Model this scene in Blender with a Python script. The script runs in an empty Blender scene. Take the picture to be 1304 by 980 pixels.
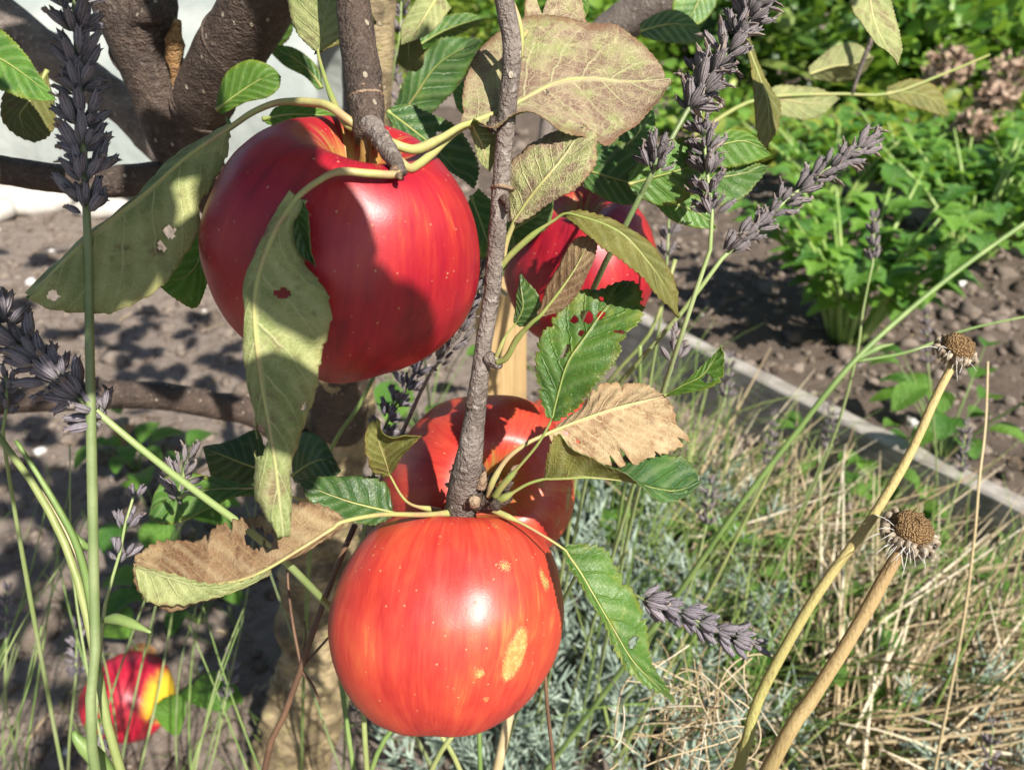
import bpy, math, random
import numpy as np
from mathutils import Vector, Matrix, noise as mn

# ------------------------------------------------------------------ camera, sky, sun, exposure
random.seed(7); RNG = np.random.default_rng(7)
SC = bpy.context.scene
COL = SC.collection
CAM_H = 0.78; PITCH = math.radians(30.0); FPX = 1023.0; IW, IH = 1304.0, 980.0
cam_d = bpy.data.cameras.new('camera'); cam = bpy.data.objects.new('camera', cam_d); COL.objects.link(cam)
cam.location = (0, 0, CAM_H); cam.rotation_euler = (math.radians(90) - PITCH, 0, 0)
cam_d.sensor_width = 36.0; cam_d.lens = 36.0 * FPX / IW; cam_d.clip_start = 0.01; cam_d.clip_end = 400
cam_d.dof.use_dof = True; cam_d.dof.focus_distance = 0.262; cam_d.dof.aperture_fstop = 17.0
SC.camera = cam
SUN = Vector((0.39, -0.585, 0.71)).normalized()
world = bpy.data.worlds.new('World'); SC.world = world; world.use_nodes = True
wt = world.node_tree; wt.nodes.clear()
sky = wt.nodes.new('ShaderNodeTexSky'); sky.sky_type = 'NISHITA'; sky.sun_disc = False
sky.sun_elevation = math.asin(SUN.z); sky.sun_rotation = math.atan2(SUN.x, SUN.y)
bg = wt.nodes.new('ShaderNodeBackground'); bg.inputs[1].default_value = 0.062
wo = wt.nodes.new('ShaderNodeOutputWorld'); wt.links.new(sky.outputs[0], bg.inputs[0]); wt.links.new(bg.outputs[0], wo.inputs[0])
sun_d = bpy.data.lights.new('sun', 'SUN'); sun_d.energy = 5.0; sun_d.angle = math.radians(0.6); sun_d.color = (1.0, 0.945, 0.86)
sun = bpy.data.objects.new('sun', sun_d); COL.objects.link(sun); sun.location = (3, -4, 6)
sun.rotation_euler = SUN.to_track_quat('Z', 'Y').to_euler()
SC.view_settings.view_transform = 'Standard'; SC.view_settings.look = 'None'
SC.view_settings.exposure = 0.98; SC.view_settings.gamma = 1.0

SC.cycles.max_bounces = 6; SC.cycles.diffuse_bounces = 3; SC.cycles.transmission_bounces = 4

# ------------------------------------------------------------------ geometry helpers
CP, SP = math.cos(PITCH), math.sin(PITCH)
def P(px, py, d):
    """place seen at photo pixel (px,py), d metres in front of the lens"""
    a = (px - 652.0) / FPX * d; b = (490.0 - py) / FPX * d
    return Vector((a, d * CP + b * SP, CAM_H - d * SP + b * CP))
def G(px, py, z=0.0):
    v = (py - 490.0) / FPX
    return P(px, py, (CAM_H - z) / (SP + v * CP))
def crom(pts, n):
    """smooth resample of a polyline (any dimension) to n points, even in arc length"""
    p = np.array(pts, float)
    if len(p) == 2:
        t = np.linspace(0, 1, n)[:, None]; return p[0] * (1 - t) + p[1] * t
    q = np.vstack([2 * p[0] - p[1], p, 2 * p[-1] - p[-2]]); out = []
    for i in range(1, len(q) - 2):
        t = np.linspace(0, 1, 16, endpoint=False)[:, None]
        a, b, c, d = q[i - 1], q[i], q[i + 1], q[i + 2]
        out.append(.5 * (2 * b + (c - a) * t + (2 * a - 5 * b + 4 * c - d) * t ** 2 + (3 * b - a - 3 * c + d) * t ** 3))
    out = np.vstack(out + [p[-1:]])
    s = np.concatenate([[0], np.cumsum(np.linalg.norm(np.diff(out, axis=0), axis=1))])
    u = np.linspace(0, s[-1], n)
    return np.stack([np.interp(u, s, out[:, k]) for k in range(p.shape[1])], 1)
def setparent(o, parent):
    o.parent = parent
    o.matrix_parent_inverse = Matrix.Translation(-parent.location)      # every parent's own world place is its location
def tag(o, label=None, cat=None, group=None, kind=None):
    for k, v in (('label', label), ('category', cat), ('group', group), ('kind', kind)):
        if v: o[k] = v
    return o
def mesh_data(name, verts, faces, mats, smooth=True, midx=None):
    me = bpy.data.meshes.new(name)
    me.from_pydata([tuple(v) for v in verts], [], [tuple(int(i) for i in f) for f in faces])
    for m in (mats if isinstance(mats, (list, tuple)) else [mats]): me.materials.append(m)
    if smooth: me.polygons.foreach_set('use_smooth', [True] * len(me.polygons))
    if midx is not None: me.polygons.foreach_set('material_index', [int(i) for i in midx])
    me.update(); return me
def link(name, me, parent=None):
    o = bpy.data.objects.new(name, me); COL.objects.link(o)
    if parent is not None: setparent(o, parent)
    return o
def empty(name, loc):
    o = bpy.data.objects.new(name, None); COL.objects.link(o); o.location = loc; o.empty_display_size = .02
    return o
def fast_mesh(name, V, F, mat, smooth=True, rnd=None):
    """V (n,3) array, F (m,k) array with constant k"""
    me = bpy.data.meshes.new(name); k = F.shape[1]
    me.vertices.add(len(V)); me.vertices.foreach_set('co', V.astype(np.float32).ravel())
    me.loops.add(F.size); me.loops.foreach_set('vertex_index', F.astype(np.int32).ravel())
    me.polygons.add(len(F)); me.polygons.foreach_set('loop_start', np.arange(0, F.size, k, dtype=np.int32))
    me.update(calc_edges=True)
    if smooth: me.polygons.foreach_set('use_smooth', np.ones(len(F), bool))
    if rnd is not None:
        at = me.attributes.new('rnd', 'FLOAT', 'POINT'); at.data.foreach_set('value', rnd.astype(np.float32))
    me.materials.append(mat); me.validate(); return me
def frames(p):
    t = np.gradient(p, axis=0); t /= np.linalg.norm(t, axis=1)[:, None] + 1e-12
    ref = np.array([0, 0, 1.]) if abs(t[0][2]) < .9 else np.array([1., 0, 0])
    a = np.cross(t[0], ref); a /= np.linalg.norm(a); A = []
    for i in range(len(p)):
        a = a - t[i] * np.dot(a, t[i]); a /= np.linalg.norm(a); A.append(a.copy())
    A = np.array(A); return t, A, np.cross(t, A)
def tube_mesh(name, pts, rad, mat, seg=8, n=None, bump=0.0, bscale=60, squash=None, seed=0):
    """pts: world points; rad: radii list resampled along; closed ends"""
    n = n or max(6, len(pts) * 5); p = crom([tuple(q) for q in pts], n)
    r = np.interp(np.linspace(0, 1, n), np.linspace(0, 1, len(rad)), rad)
    t, A, B = frames(p); ang = np.linspace(0, 2 * math.pi, seg, endpoint=False); V = []
    for i in range(n):
        for a in ang:
            d = A[i] * math.cos(a) + B[i] * math.sin(a)
            rr = r[i]
            if bump:
                q = p[i] + d * rr
                rr *= 1 + bump * (mn.noise(Vector(q * bscale)) + .5 * mn.noise(Vector(q * bscale * 2.7)))
            V.append(p[i] + d * rr)
    F = [(i * seg + j, i * seg + (j + 1) % seg, (i + 1) * seg + (j + 1) % seg, (i + 1) * seg + j) for i in range(n - 1) for j in range(seg)]
    V.append(p[0]); V.append(p[-1]); k = n * seg
    F += [(k, (j + 1) % seg, j) for j in range(seg)] + [(k + 1, (n - 1) * seg + j, (n - 1) * seg + (j + 1) % seg) for j in range(seg)]
    return mesh_data(name, V, F, mat)
def tube(name, pts, rad, mat, parent=None, **k):
    return link(name, tube_mesh(name, pts, rad, mat, **k), parent)
def strands(name, Pn, R, mat, parent=None, sides=3, flat=1.0, rnd=None):
    K, n, _ = Pn.shape
    t = np.gradient(Pn, axis=1); t /= np.linalg.norm(t, axis=2, keepdims=True) + 1e-12
    ref = RNG.normal(size=(K, 1, 3)); a = np.cross(t, ref); a /= np.linalg.norm(a, axis=2, keepdims=True) + 1e-12
    b = np.cross(t, a); V = []
    for s in range(sides):
        g = 2 * math.pi * s / sides; V.append(Pn + R[..., None] * (math.cos(g) * a + flat * math.sin(g) * b))
    V = np.stack(V, 2).reshape(-1, 3)
    k, i, s = np.meshgrid(np.arange(K), np.arange(n - 1), np.arange(sides), indexing='ij')
    b0 = (k * n + i) * sides; s2 = (s + 1) % sides
    F = np.stack([b0 + s, b0 + s2, b0 + sides + s2, b0 + sides + s], -1).reshape(-1, 4)
    rn = np.repeat(RNG.random(K) if rnd is None else rnd, n * sides)
    return link(name, fast_mesh(name, V, F, mat, True, rn), parent)
def instances(name, bases, pos, rot, scl, mat, parent=None, smooth=True):
    """joined copies: bases = [(V,F tri)], pos (K,3), rot (K,3,3), scl (K,) or (K,3)"""
    K = len(pos); scl = np.asarray(scl); scl = np.repeat(scl[:, None], 3, 1) if scl.ndim == 1 else scl
    which = RNG.integers(0, len(bases), K); Vs, Fs, Rs = [], [], []; off = 0
    for bi, (bv, bf) in enumerate(bases):
        m = np.where(which == bi)[0]
        if not len(m): continue
        v = np.einsum('kij,kvj->kvi', rot[m], bv[None] * scl[m][:, None, :]) + pos[m][:, None, :]
        Vs.append(v.reshape(-1, 3)); Fs.append((bf[None] + (np.arange(len(m)) * len(bv))[:, None, None]).reshape(-1, bf.shape[1]) + off)
        Rs.append(np.repeat(RNG.random(len(m)), len(bv))); off += len(m) * len(bv)
    return link(name, fast_mesh(name, np.vstack(Vs), np.vstack(Fs), mat, smooth, np.concatenate(Rs)), parent)
def rand_rot(K, tilt=None):
    """random rotations; tilt = max lean of the local Z from up"""
    if tilt is None:
        q = RNG.normal(size=(K, 4))
    else:
        yaw = RNG.random(K) * 2 * math.pi; ti = RNG.random(K) * tilt; az = RNG.random(K) * 2 * math.pi
        q1 = np.stack([np.cos(yaw / 2), 0 * yaw, 0 * yaw, np.sin(yaw / 2)], 1)
        q2 = np.stack([np.cos(ti / 2), np.cos(az) * np.sin(ti / 2), np.sin(az) * np.sin(ti / 2), 0 * ti], 1)
        w, x, y, z = q2.T; W, X, Y, Z = q1.T
        q = np.stack([w*W-x*X-y*Y-z*Z, w*X+x*W+y*Z-z*Y, w*Y-x*Z+y*W+z*X, w*Z+x*Y-y*X+z*W], 1)
    q /= np.linalg.norm(q, axis=1)[:, None]; w, x, y, z = q.T
    return np.stack([np.stack([1-2*(y*y+z*z), 2*(x*y-z*w), 2*(x*z+y*w)], 1), np.stack([2*(x*y+z*w), 1-2*(x*x+z*z), 2*(y*z-x*w)], 1), np.stack([2*(x*z-y*w), 2*(y*z+x*w), 1-2*(x*x+y*y)], 1)], 1)
def ico(sub=1):
    import bmesh
    bm = bmesh.new(); bmesh.ops.create_icosphere(bm, subdivisions=sub, radius=1.0)
    V = np.array([v.co[:] for v in bm.verts]); F = np.array([[v.index for v in f.verts] for f in bm.faces]); bm.free()
    return V, F

# ------------------------------------------------------------------ material helpers
class NT:
    def __init__(s, name):
        s.mat = bpy.data.materials.new(name); s.mat.use_nodes = True; s.t = s.mat.node_tree; s.t.nodes.clear()
        s.out = s.t.nodes.new('ShaderNodeOutputMaterial')
    def n(s, typ, props=None, **ins):
        nd = s.t.nodes.new('ShaderNode' + typ)
        for k, v in (props or {}).items(): setattr(nd, k, v)
        for k, v in ins.items():
            key = int(k[1:]) if k[0] == 'i' and k[1:].isdigit() else k.replace('_', ' ')
            s.put(nd.inputs[key], v)
        return nd
    def put(s, sock, v):
        if isinstance(v, bpy.types.NodeSocket): s.t.links.new(v, sock)
        elif isinstance(v, bpy.types.Node): s.t.links.new(v.outputs[0], sock)
        else:
            if sock.type == 'RGBA' and len(v) == 3: v = (*v, 1)
            sock.default_value = v
    def m(s, op, a, b=0.0, c=0.0, clamp=False): return s.n('Math', {'operation': op, 'use_clamp': clamp}, i0=a, i1=b, i2=c).outputs[0]
    def mix(s, f, a, b, mode='MIX'):
        nd = s.n('MixRGB', {'blend_type': mode}); s.put(nd.inputs[0], f); s.put(nd.inputs[1], a); s.put(nd.inputs[2], b); return nd.outputs[0]
    def ramp(s, f, lo, hi): return s.n('MapRange', {'interpolation_type': 'SMOOTHSTEP'}, i0=f, i1=lo, i2=hi).outputs[0]
    def noise(s, scale, vec=None, detail=3.0, rough=.55, dist=0.0):
        nd = s.n('TexNoise', None, Scale=scale, Detail=detail, Roughness=rough, Distortion=dist)
        if vec is not None: s.put(nd.inputs['Vector'], vec)
        return nd.outputs[0]
    def obj(s): return s.n('TexCoord').outputs['Object']
    def attr(s, name, out='Fac'): return s.n('Attribute', {'attribute_name': name}).outputs[out]
    def scale(s, vec, xyz): return s.n('VectorMath', {'operation': 'MULTIPLY'}, i0=vec, i1=xyz).outputs[0]
    def voro(s, scale, vec, feature='F1'):
        return s.n('TexVoronoi', {'feature': feature}, Vector=vec, Scale=scale)
    def bump(s, h, strength=.5, dist=.001): return s.n('Bump', None, Strength=strength, Distance=dist, Height=h).outputs[0]
    def bsdf(s, col, rough=.5, spec=.5, normal=None, **kw):
        b = s.n('BsdfPrincipled', None, Base_Color=col, Roughness=rough, **kw); s.put(b.inputs['Specular IOR Level'], spec)
        if normal is not None: s.put(b.inputs['Normal'], normal)
        return b.outputs[0]
    def done(s, sh): s.t.links.new(sh, s.out.inputs[0]); return s.mat
    def translucent(s, sh, col, f=.3):
        tr = s.n('BsdfTranslucent', None, Color=col).outputs[0]
        return s.n('MixShader', None, i0=f, i1=sh, i2=tr).outputs[0]

def leaf_mat(name, c1, c2, blotch=(.2, .1, .07), bl=.62, bscale=90, vein=(.3, .34, .14), vamt=.7, edge=(.25, .2, .05), eamt=.3, rough=.5, trans=.3, tcol=None, nv=7.0, net=.5, specks=.4, spec=.4):
    t = NT(name); o = t.obj(); uv = t.n('UVMap', {'uv_map': 'uv'}).outputs[0]; s = t.n('SeparateXYZ', None, i0=uv)
    u, w = s.outputs[0], s.outputs[1]; sv = t.m('SUBTRACT', t.m('MULTIPLY', w, 2.0), 1.0); v = t.m('ABSOLUTE', sv)
    wob = t.m('MULTIPLY', t.m('SUBTRACT', t.noise(120, o), .5), .35)
    k = t.m('ADD', t.m('SUBTRACT', t.m('MULTIPLY', u, nv), t.m('MULTIPLY', v, 1.55)), t.m('ADD', t.m('MULTIPLY', t.m('GREATER_THAN', sv, 0.0), .37), wob))
    saw = t.m('MULTIPLY', t.m('ABSOLUTE', t.m('SUBTRACT', t.m('FRACT', k), .5)), 2.0)
    vn = t.ramp(saw, .84, 1.0); vn = t.m('MULTIPLY', vn, t.m('SUBTRACT', 1.15, v), clamp=True)
    mid = t.m('SUBTRACT', 1.0, t.ramp(v, .02, .07)); vn = t.m('MAXIMUM', vn, mid)
    cell = t.voro(1100, o, 'DISTANCE_TO_EDGE').outputs['Distance']; netf = t.m('SUBTRACT', 1.0, t.ramp(cell, .0, .16))
    n1 = t.noise(55, o, 4.0, .6); col = t.mix(t.ramp(n1, .36, .64), c1, c2)
    n2 = t.noise(bscale, o, 6.0, .72, .3); col = t.mix(t.m('MULTIPLY', t.ramp(n2, bl - .05, bl + .09), .9), col, blotch)
    c2e = t.m('SUBTRACT', 1.0, t.ramp(t.voro(360, o, 'DISTANCE_TO_EDGE').outputs['Distance'], .0, .10)); netf = t.m('MAXIMUM', netf, c2e)
    col = t.mix(t.m('MULTIPLY', netf, net * .5), col, vein)
    n3 = t.noise(330, o, 5.0, .7); col = t.mix(t.m('MULTIPLY', t.ramp(n3, .44, .30), .55), col, t.mix(.5, blotch, c1)); col = t.mix(t.m('MULTIPLY', t.ramp(saw, .55, .1), .16), col, t.mix(.35, c2, (1, 1, .6)))
    col = t.mix(t.m('MULTIPLY', vn, vamt), col, vein)
    ed = t.ramp(t.m('ADD', v, t.m('MULTIPLY', t.m('SUBTRACT', t.noise(140, o), .5), .5)), .80, 1.05)
    col = t.mix(t.m('MULTIPLY', ed, eamt), col, edge)
    nzv = t.n('VectorMath', {'operation': 'SCALE'}, i0=t.n('TexNoise', None, Scale=420.0, Detail=4.0).outputs[1], Scale=.004).outputs[0]
    sp = t.voro(310, t.n('VectorMath', {'operation': 'ADD'}, i0=o, i1=nzv).outputs[0]); d = t.ramp(sp.outputs['Distance'], .36, .10); rs = t.n('SeparateColor', None, i0=sp.outputs['Color']).outputs[0]
    col = t.mix(t.m('MULTIPLY', t.m('MULTIPLY', d, t.m('GREATER_THAN', rs, .76)), specks * .8), col, (.09, .045, .03))
    r = t.n('ObjectInfo').outputs['Random']; hs = t.n('HueSaturation', None, Value=t.m('ADD', .82, t.m('MULTIPLY', r, .36)), Color=col).outputs[0]
    h = t.m('ADD', t.m('MULTIPLY', vn, .8), t.m('ADD', t.m('MULTIPLY', netf, .35 * net), t.m('MULTIPLY', t.noise(420, o), .5)))
    sh = t.bsdf(hs, t.m('ADD', rough - .1, t.m('MULTIPLY', n2, .25)), spec, t.bump(t.m('ADD', h, t.m('MULTIPLY', t.m('SUBTRACT', 1.0, saw), .4)), .65, .0010))
    tc = t.mix(.55, hs, tcol) if tcol else hs
    return t.done(t.translucent(sh, tc, trans))

LM = {
 'under': leaf_mat('leaf_underside_grey_green', (.16, .20, .065), (.29, .30, .12), (.15, .085, .055), .585, 85, (.40, .41, .20), .75, (.22, .17, .06), .35, .62, .22, (.28, .32, .06), specks=.7, spec=.25),
 'mottle': leaf_mat('leaf_underside_mottled', (.31, .34, .12), (.38, .25, .18), (.20, .095, .085), .475, 95, (.55, .50, .29), .7, (.22, .11, .06), .8, .62, .22, (.35, .33, .08), net=.9, specks=.5, spec=.25),
 'dark': leaf_mat('leaf_dark_green', (.025, .075, .018), (.05, .125, .022), (.12, .19, .025), .60, 60, (.10, .17, .035), .45, (.16, .17, .03), .4, .38, .25, (.10, .26, .02), spec=.5, net=.25),
 'green': leaf_mat('leaf_green', (.05, .14, .022), (.10, .22, .03), (.24, .31, .04), .57, 60, (.16, .24, .05), .5, (.26, .24, .03), .5, .40, .35, (.22, .42, .02), spec=.5, net=.25),
 'bright': leaf_mat('leaf_bright_green', (.07, .17, .015), (.12, .25, .025), (.24, .27, .03), .68, 60, (.20, .30, .05), .5, (.32, .28, .03), .4, .45, .45, (.30, .55, .02), spec=.4, net=.25),
 'olive': leaf_mat('leaf_olive', (.12, .13, .025), (.20, .19, .04), (.17, .09, .03), .60, 60, (.32, .30, .10), .6, (.22, .14, .03), .6, .5, .35, (.34, .34, .03), spec=.35),
 'brown': leaf_mat('leaf_dry_brown', (.33, .225, .125), (.42, .31, .18), (.22, .11, .06), .53, 85, (.55, .44, .25), .9, (.24, .12, .05), .5, .68, .25, (.5, .32, .10), specks=.8, spec=.2, net=.6),
 'rust': leaf_mat('leaf_rust_brown', (.24, .145, .08), (.33, .23, .12), (.12, .055, .03), .52, 90, (.33, .24, .12), .6, (.10, .05, .025), .6, .68, .2, (.4, .22, .07), specks=.8, spec=.2, net=.6),
}
def stalk_mat(name, c1, c2, sc=120):
    t = NT(name); o = t.obj(); n = t.noise(sc, o, 4.0); c = t.mix(t.ramp(n, .4, .68), c1, c2)
    return t.done(t.bsdf(c, .48, .4, t.bump(t.noise(900, o), .3, .0004)))
PET = stalk_mat('leaf_stalk_yellow_green', (.34, .34, .12), (.34, .24, .12))
PETG = stalk_mat('leaf_stalk_green', (.22, .27, .07), (.30, .28, .10))
def bark_mat(name, c1, c2, c3, lent=(.42, .36, .27), sc=70, ring=1.0, lamt=.75, wrk=1.0):
    t = NT(name); o = t.obj(); n = t.noise(sc, o, 6.0, .65); n2 = t.noise(sc * 5, o, 4.0, .6)
    c = t.mix(t.ramp(n, .32, .68), c1, c2); c = t.mix(t.ramp(n2, .5, .75), c, c3)
    vo = t.voro(260, t.scale(o, (1, 1, .65))); l = t.ramp(vo.outputs['Distance'], .26, .16)
    rs = t.n('SeparateColor', None, i0=vo.outputs['Color']).outputs[0]; l = t.m('MULTIPLY', l, t.m('GREATER_THAN', rs, .74))
    c = t.mix(t.m('MULTIPLY', l, lamt), c, lent)
    h = t.m('ADD', t.m('MULTIPLY', n2, 1.0), t.m('ADD', t.m('MULTIPLY', l, .6), t.noise(900, o, 2.0)))
    wr = t.noise(1.0, t.scale(o, (60, 60, 420)), 4.0, .6, .6); c = t.mix(t.m('MULTIPLY', t.ramp(wr, .52, .40), .45 * wrk), c, c1); h = t.m('ADD', h, t.m('MULTIPLY', wr, 1.6 * wrk))
    return t.done(t.bsdf(c, .6, .35, t.bump(h, .8 * ring, .0018)))
BARK = bark_mat('bark_grey_brown', (.095, .074, .062), (.185, .152, .132), (.27, .235, .205), wrk=.4)
BARKD = bark_mat('bark_dark', (.04, .027, .021), (.085, .057, .042), (.13, .10, .08), wrk=.6)
BARKL = bark_mat('bark_pale_trunk', (.085, .06, .035), (.44, .34, .19), (.28, .25, .10), (.50, .44, .30), 30)
RING = bark_mat('bark_ring_scar', (.20, .13, .08), (.32, .23, .15), (.12, .08, .05))

# ------------------------------------------------------------------ the ground
def soil_mat(name, c1, c2, c3):
    t = NT(name); o = t.obj(); n1 = t.noise(3.0, o, 5.0); n2 = t.noise(45, o, 6.0, .7); n3 = t.noise(260, o, 4.0, .7)
    c = t.mix(t.ramp(n2, .3, .7), c1, c2); c = t.mix(t.ramp(n3, .52, .75), c, c3); c = t.mix(t.m('MULTIPLY', t.ramp(n1, .4, .7), .35), c, c2)
    vo = t.voro(60, o); l = t.ramp(vo.outputs['Distance'], .14, .08); rs = t.n('SeparateColor', None, i0=vo.outputs['Color']).outputs[0]
    c = t.mix(t.m('MULTIPLY', l, t.m('GREATER_THAN', rs, .9)), c, (.5, .47, .42))
    h = t.m('ADD', t.m('MULTIPLY', n2, 1.4), n3)
    return t.done(t.bsdf(c, .95, .15, t.bump(h, 1.0, .006)))
SOIL = soil_mat('soil', (.17, .132, .105), (.27, .222, .185), (.35, .30, .26))
SOILD = soil_mat('bed_soil', (.09, .068, .052), (.15, .117, .093), (.24, .195, .16))
tcl = NT('soil_clod'); _o = tcl.obj(); _r = tcl.attr('rnd')
_c = tcl.mix(_r, (.09, .068, .052), (.22, .18, .148)); _c = tcl.mix(tcl.ramp(tcl.noise(150, _o, 4.0), .45, .7), _c, (.20, .16, .13)); _c = tcl.mix(tcl.m('GREATER_THAN', _r, .985), _c, (.55, .53, .50))
CLOD = tcl.done(tcl.bsdf(_c, .95, .15, tcl.bump(tcl.noise(500, _o, 3.0), .8, .002)))
# the raised bed lies behind the timber edging that runs from BA to BB
BA, BB = G(870, 431, .12), G(1304, 645, .12)
BD = (BB - BA).normalized(); BN = Vector((BD.y, -BD.x, 0)); BN = BN if BN.y > 0 else -BN     # into the bed
def ground_z(x, y):
    s = (x - BA.x) * BN.x + (y - BA.y) * BN.y
    z = .012 * mn.noise(Vector((x * 2.2, y * 2.2, 0))) + .010 * mn.noise(Vector((x * 9, y * 9, 3))) + .010 * mn.noise(Vector((x * 27, y * 27, 5))) + .0055 * mn.noise(Vector((x * 70, y * 70, 8)))
    if s > .02 and y < 3.6: z += .075 * min(1, (s - .02) / .03)
    return z
def axis(lo, hi, c0, c1, fine, growth=1.22):
    a = list(np.arange(c0, c1, fine)); s = fine; x = c1
    while x < hi: a.append(x); s *= growth; x += s
    a.append(hi); s = fine; x = c0 - fine
    while x > lo: a.insert(0, x); s *= growth; x -= s
    a.insert(0, lo); return np.array(a)
gx = axis(-80, 80, -1.7, 2.2, .014); gy = axis(-60, 120, .2, 3.2, .014)
gv = np.array([(x, y, ground_z(x, y) if -4 < x < 5 and -2 < y < 9 else 0) for y in gy for x in gx]); nx = len(gx)
ii, jj = np.meshgrid(np.arange(len(gy) - 1), np.arange(nx - 1), indexing='ij'); b = ii * nx + jj
gf = np.stack([b, b + 1, b + nx + 1, b + nx], -1).reshape(-1, 4)
gme = fast_mesh('ground', gv, gf, SOIL); gme.materials.append(SOILD); gc = gv[gf].mean(1)
gme.polygons.foreach_set('material_index', (((gc[:, 0] - BA.x) * BN.x + (gc[:, 1] - BA.y) * BN.y > .0) & (gc[:, 1] < 3.6)).astype(np.int32))
tag(link('ground', gme), kind='structure')
# clods and crumbs
cb = []
for k in range(5):
    V, F = ico(2 if k < 3 else 1); V = np.array([v * (1 + .55 * mn.noise(Vector(v * 1.3) + Vector((k * 7, 0, 0))) + .42 * mn.noise(Vector(v * 3.1) + Vector((k * 3, 5, 0)))) for v in V]) * np.array([1, .85, .62]); cb.append((V, F))
def scatter(K, xr, yr, smin, smax, ok=None, power=3.0):
    out = []
    while len(out) < K:
        x, y = random.uniform(*xr), yr[0] + (yr[1] - yr[0]) * random.random() ** 1.3
        if ok and not ok(x, y): continue
        s = smin + (smax - smin) * random.random() ** power; out.append((x, y, ground_z(x, y) + s * .15, s))
    return np.array(out)
c = np.vstack([scatter(15000, (-1.5, 1.7), (.35, 2.9), .0022, .013), scatter(1500, (-1.6, 1.9), (.5, 3.2), .009, .030, None, 2.4)])
tag(instances('soil_clods', cb, c[:, :3], rand_rot(len(c), .7), c[:, 3], CLOD, smooth=False), 'loose crumbs and clods of dry grey brown soil', 'soil', kind='stuff')

_b = scatter(900, (-1.3, 1.4), (.4, 2.2), .008, .03); _a = RNG.random(900) * 6.28; _l = _b[:, 3]
_p = np.stack([_b[:, :3] + np.stack([np.cos(_a), np.sin(_a), 0 * _a], 1) * (_l * (k - 1))[:, None] + np.array([0, 0, .004]) + RNG.normal(0, .0015, (900, 3)) for k in range(3)], 1)
tlt = NT('soil_litter'); LITTER = tlt.done(tlt.bsdf(tlt.mix(tlt.attr('rnd'), (.10, .06, .035), (.46, .36, .22)), .8, .2))
tag(strands('soil_litter', _p, np.repeat(RNG.uniform(.0006, .0022, (900, 1)), 3, 1), LITTER, flat=.4), 'scattered bits of dead stem and straw on the soil', 'litter', kind='stuff')

# ------------------------------------------------------------------ the apple tree
tree = tag(empty('apple_tree', G(380, 962)), 'apple tree with grey brown branches, mottled leaves and a pale mossy trunk', 'tree')
def br(name, pts, rad, mat=None, **k):
    return tube(name, [P(*p) if len(p) == 3 else Vector(p[:3]) for p in pts], rad, mat or BARK, tree, **k)
g0 = G(378, 968)
tr_pts = [(g0.x - .01, g0.y, -.03, 0), (g0.x, g0.y, .02, 0)] + [(400, 860, .80), (405, 760, .755), (420, 640, .70), (435, 520, .655), (425, 420, .58), (365, 330, .50), (285, 255, .44), (232, 190, .40), (205, 110, .385)]
br('trunk', tr_pts[:7], [.043, .039, .036, .034, .031, .026, .024, .022], BARKL, seg=30, n=150, bump=.30, bscale=42)
br('branch', [(433, 540, .66), (425, 420, .58), (365, 330, .50), (285, 255, .44), (232, 190, .40), (200, 110, .385), (160, 20, .37), (120, -80, .36)], [.024, .023, .020, .0145, .0130, .0136, .0132, .012], BARKD, seg=20, n=90, bump=.035, bscale=45)
br('branch', [(235, 195, .398), (252, 140, .385), (290, 70, .36), (330, 5, .34), (375, -80, .32)], [.0095, .0138, .0148, .0146, .014], BARKD, seg=20, n=60, bump=.035, bscale=45)
br('pruning_stub', [(205, 95, .385), (188, 40, .372), (195, 5, .368), (190, -40, .365)], [.0115, .012, .0115, .009], BARKD, seg=14, n=24, bump=.15, bscale=80)
br('branch', [(255, 235, .42), (205, 228, .40), (130, 232, .385), (60, 226, .375), (-60, 205, .36)], [.009, .0085, .0068, .0066, .0064], BARKD, seg=12, n=40, bump=.10, bscale=80)
br('branch', [(-60, -60, .47), (0, 20, .48), (80, 80, .49), (150, 130, .50), (195, 175, .51), (260, 240, .52), (330, 300, .53)], [.013, .0125, .0125, .012, .012, .012, .013], BARK, seg=12, n=40, bump=.10, bscale=70)
br('branch', [(-60, 520, .56), (0, 512, .57), (90, 505, .585), (190, 503, .60), (270, 515, .62), (330, 530, .64), (420, 590, .68)], [.0095, .0095, .0105, .0105, .011, .012, .015], BARKD, seg=14, n=50, bump=.10, bscale=70)
br('branch', [(470, 420, .60), (478, 250, .545), (472, 160, .53), (476, 60, .51), (480, -60, .49)], [.013, .013, .0135, .013, .0125], BARKL, seg=14, n=50, bump=.07, bscale=70)
br('branch', [(452, 200, .60), (450, 100, .575), (452, 20, .56), (455, -60, .55)], [.009, .008, .008, .008], BARK, seg=10, n=30, bump=.08)
br('branch', [(700, 130, .62), (770, 45, .60), (830, 5, .58), (900, -60, .56)], [.012, .013, .014, .014], BARK, seg=12, n=30, bump=.1)
br('twig', [(702, 420, .63), (698, 330, .625), (690, 230, .62), (700, 130, .62)], [.002, .003, .004, .006], BARK, seg=8, n=20, bump=.08)
# the twig that carries the big apple
br('twig', [(400, -420, .25), (430, -220, .245), (446, -60, .240), (450, 5, .240), (458, 70, .239), (464, 110, .237), (468, 150, .2345), (471, 178, .232)], [.0042, .004, .0038, .0037, .0039, .0050, .0058, .0044], BARKD, seg=16, n=50, bump=.06, bscale=200)
br('twig', [(471, 160, .232), (484, 176, .227), (496, 194, .222), (506, 210, .2185), (514, 221, .2165)], [.0036, .0029, .0027, .0025, .0011], BARK, seg=12, n=34, bump=.14, bscale=260)
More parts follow.
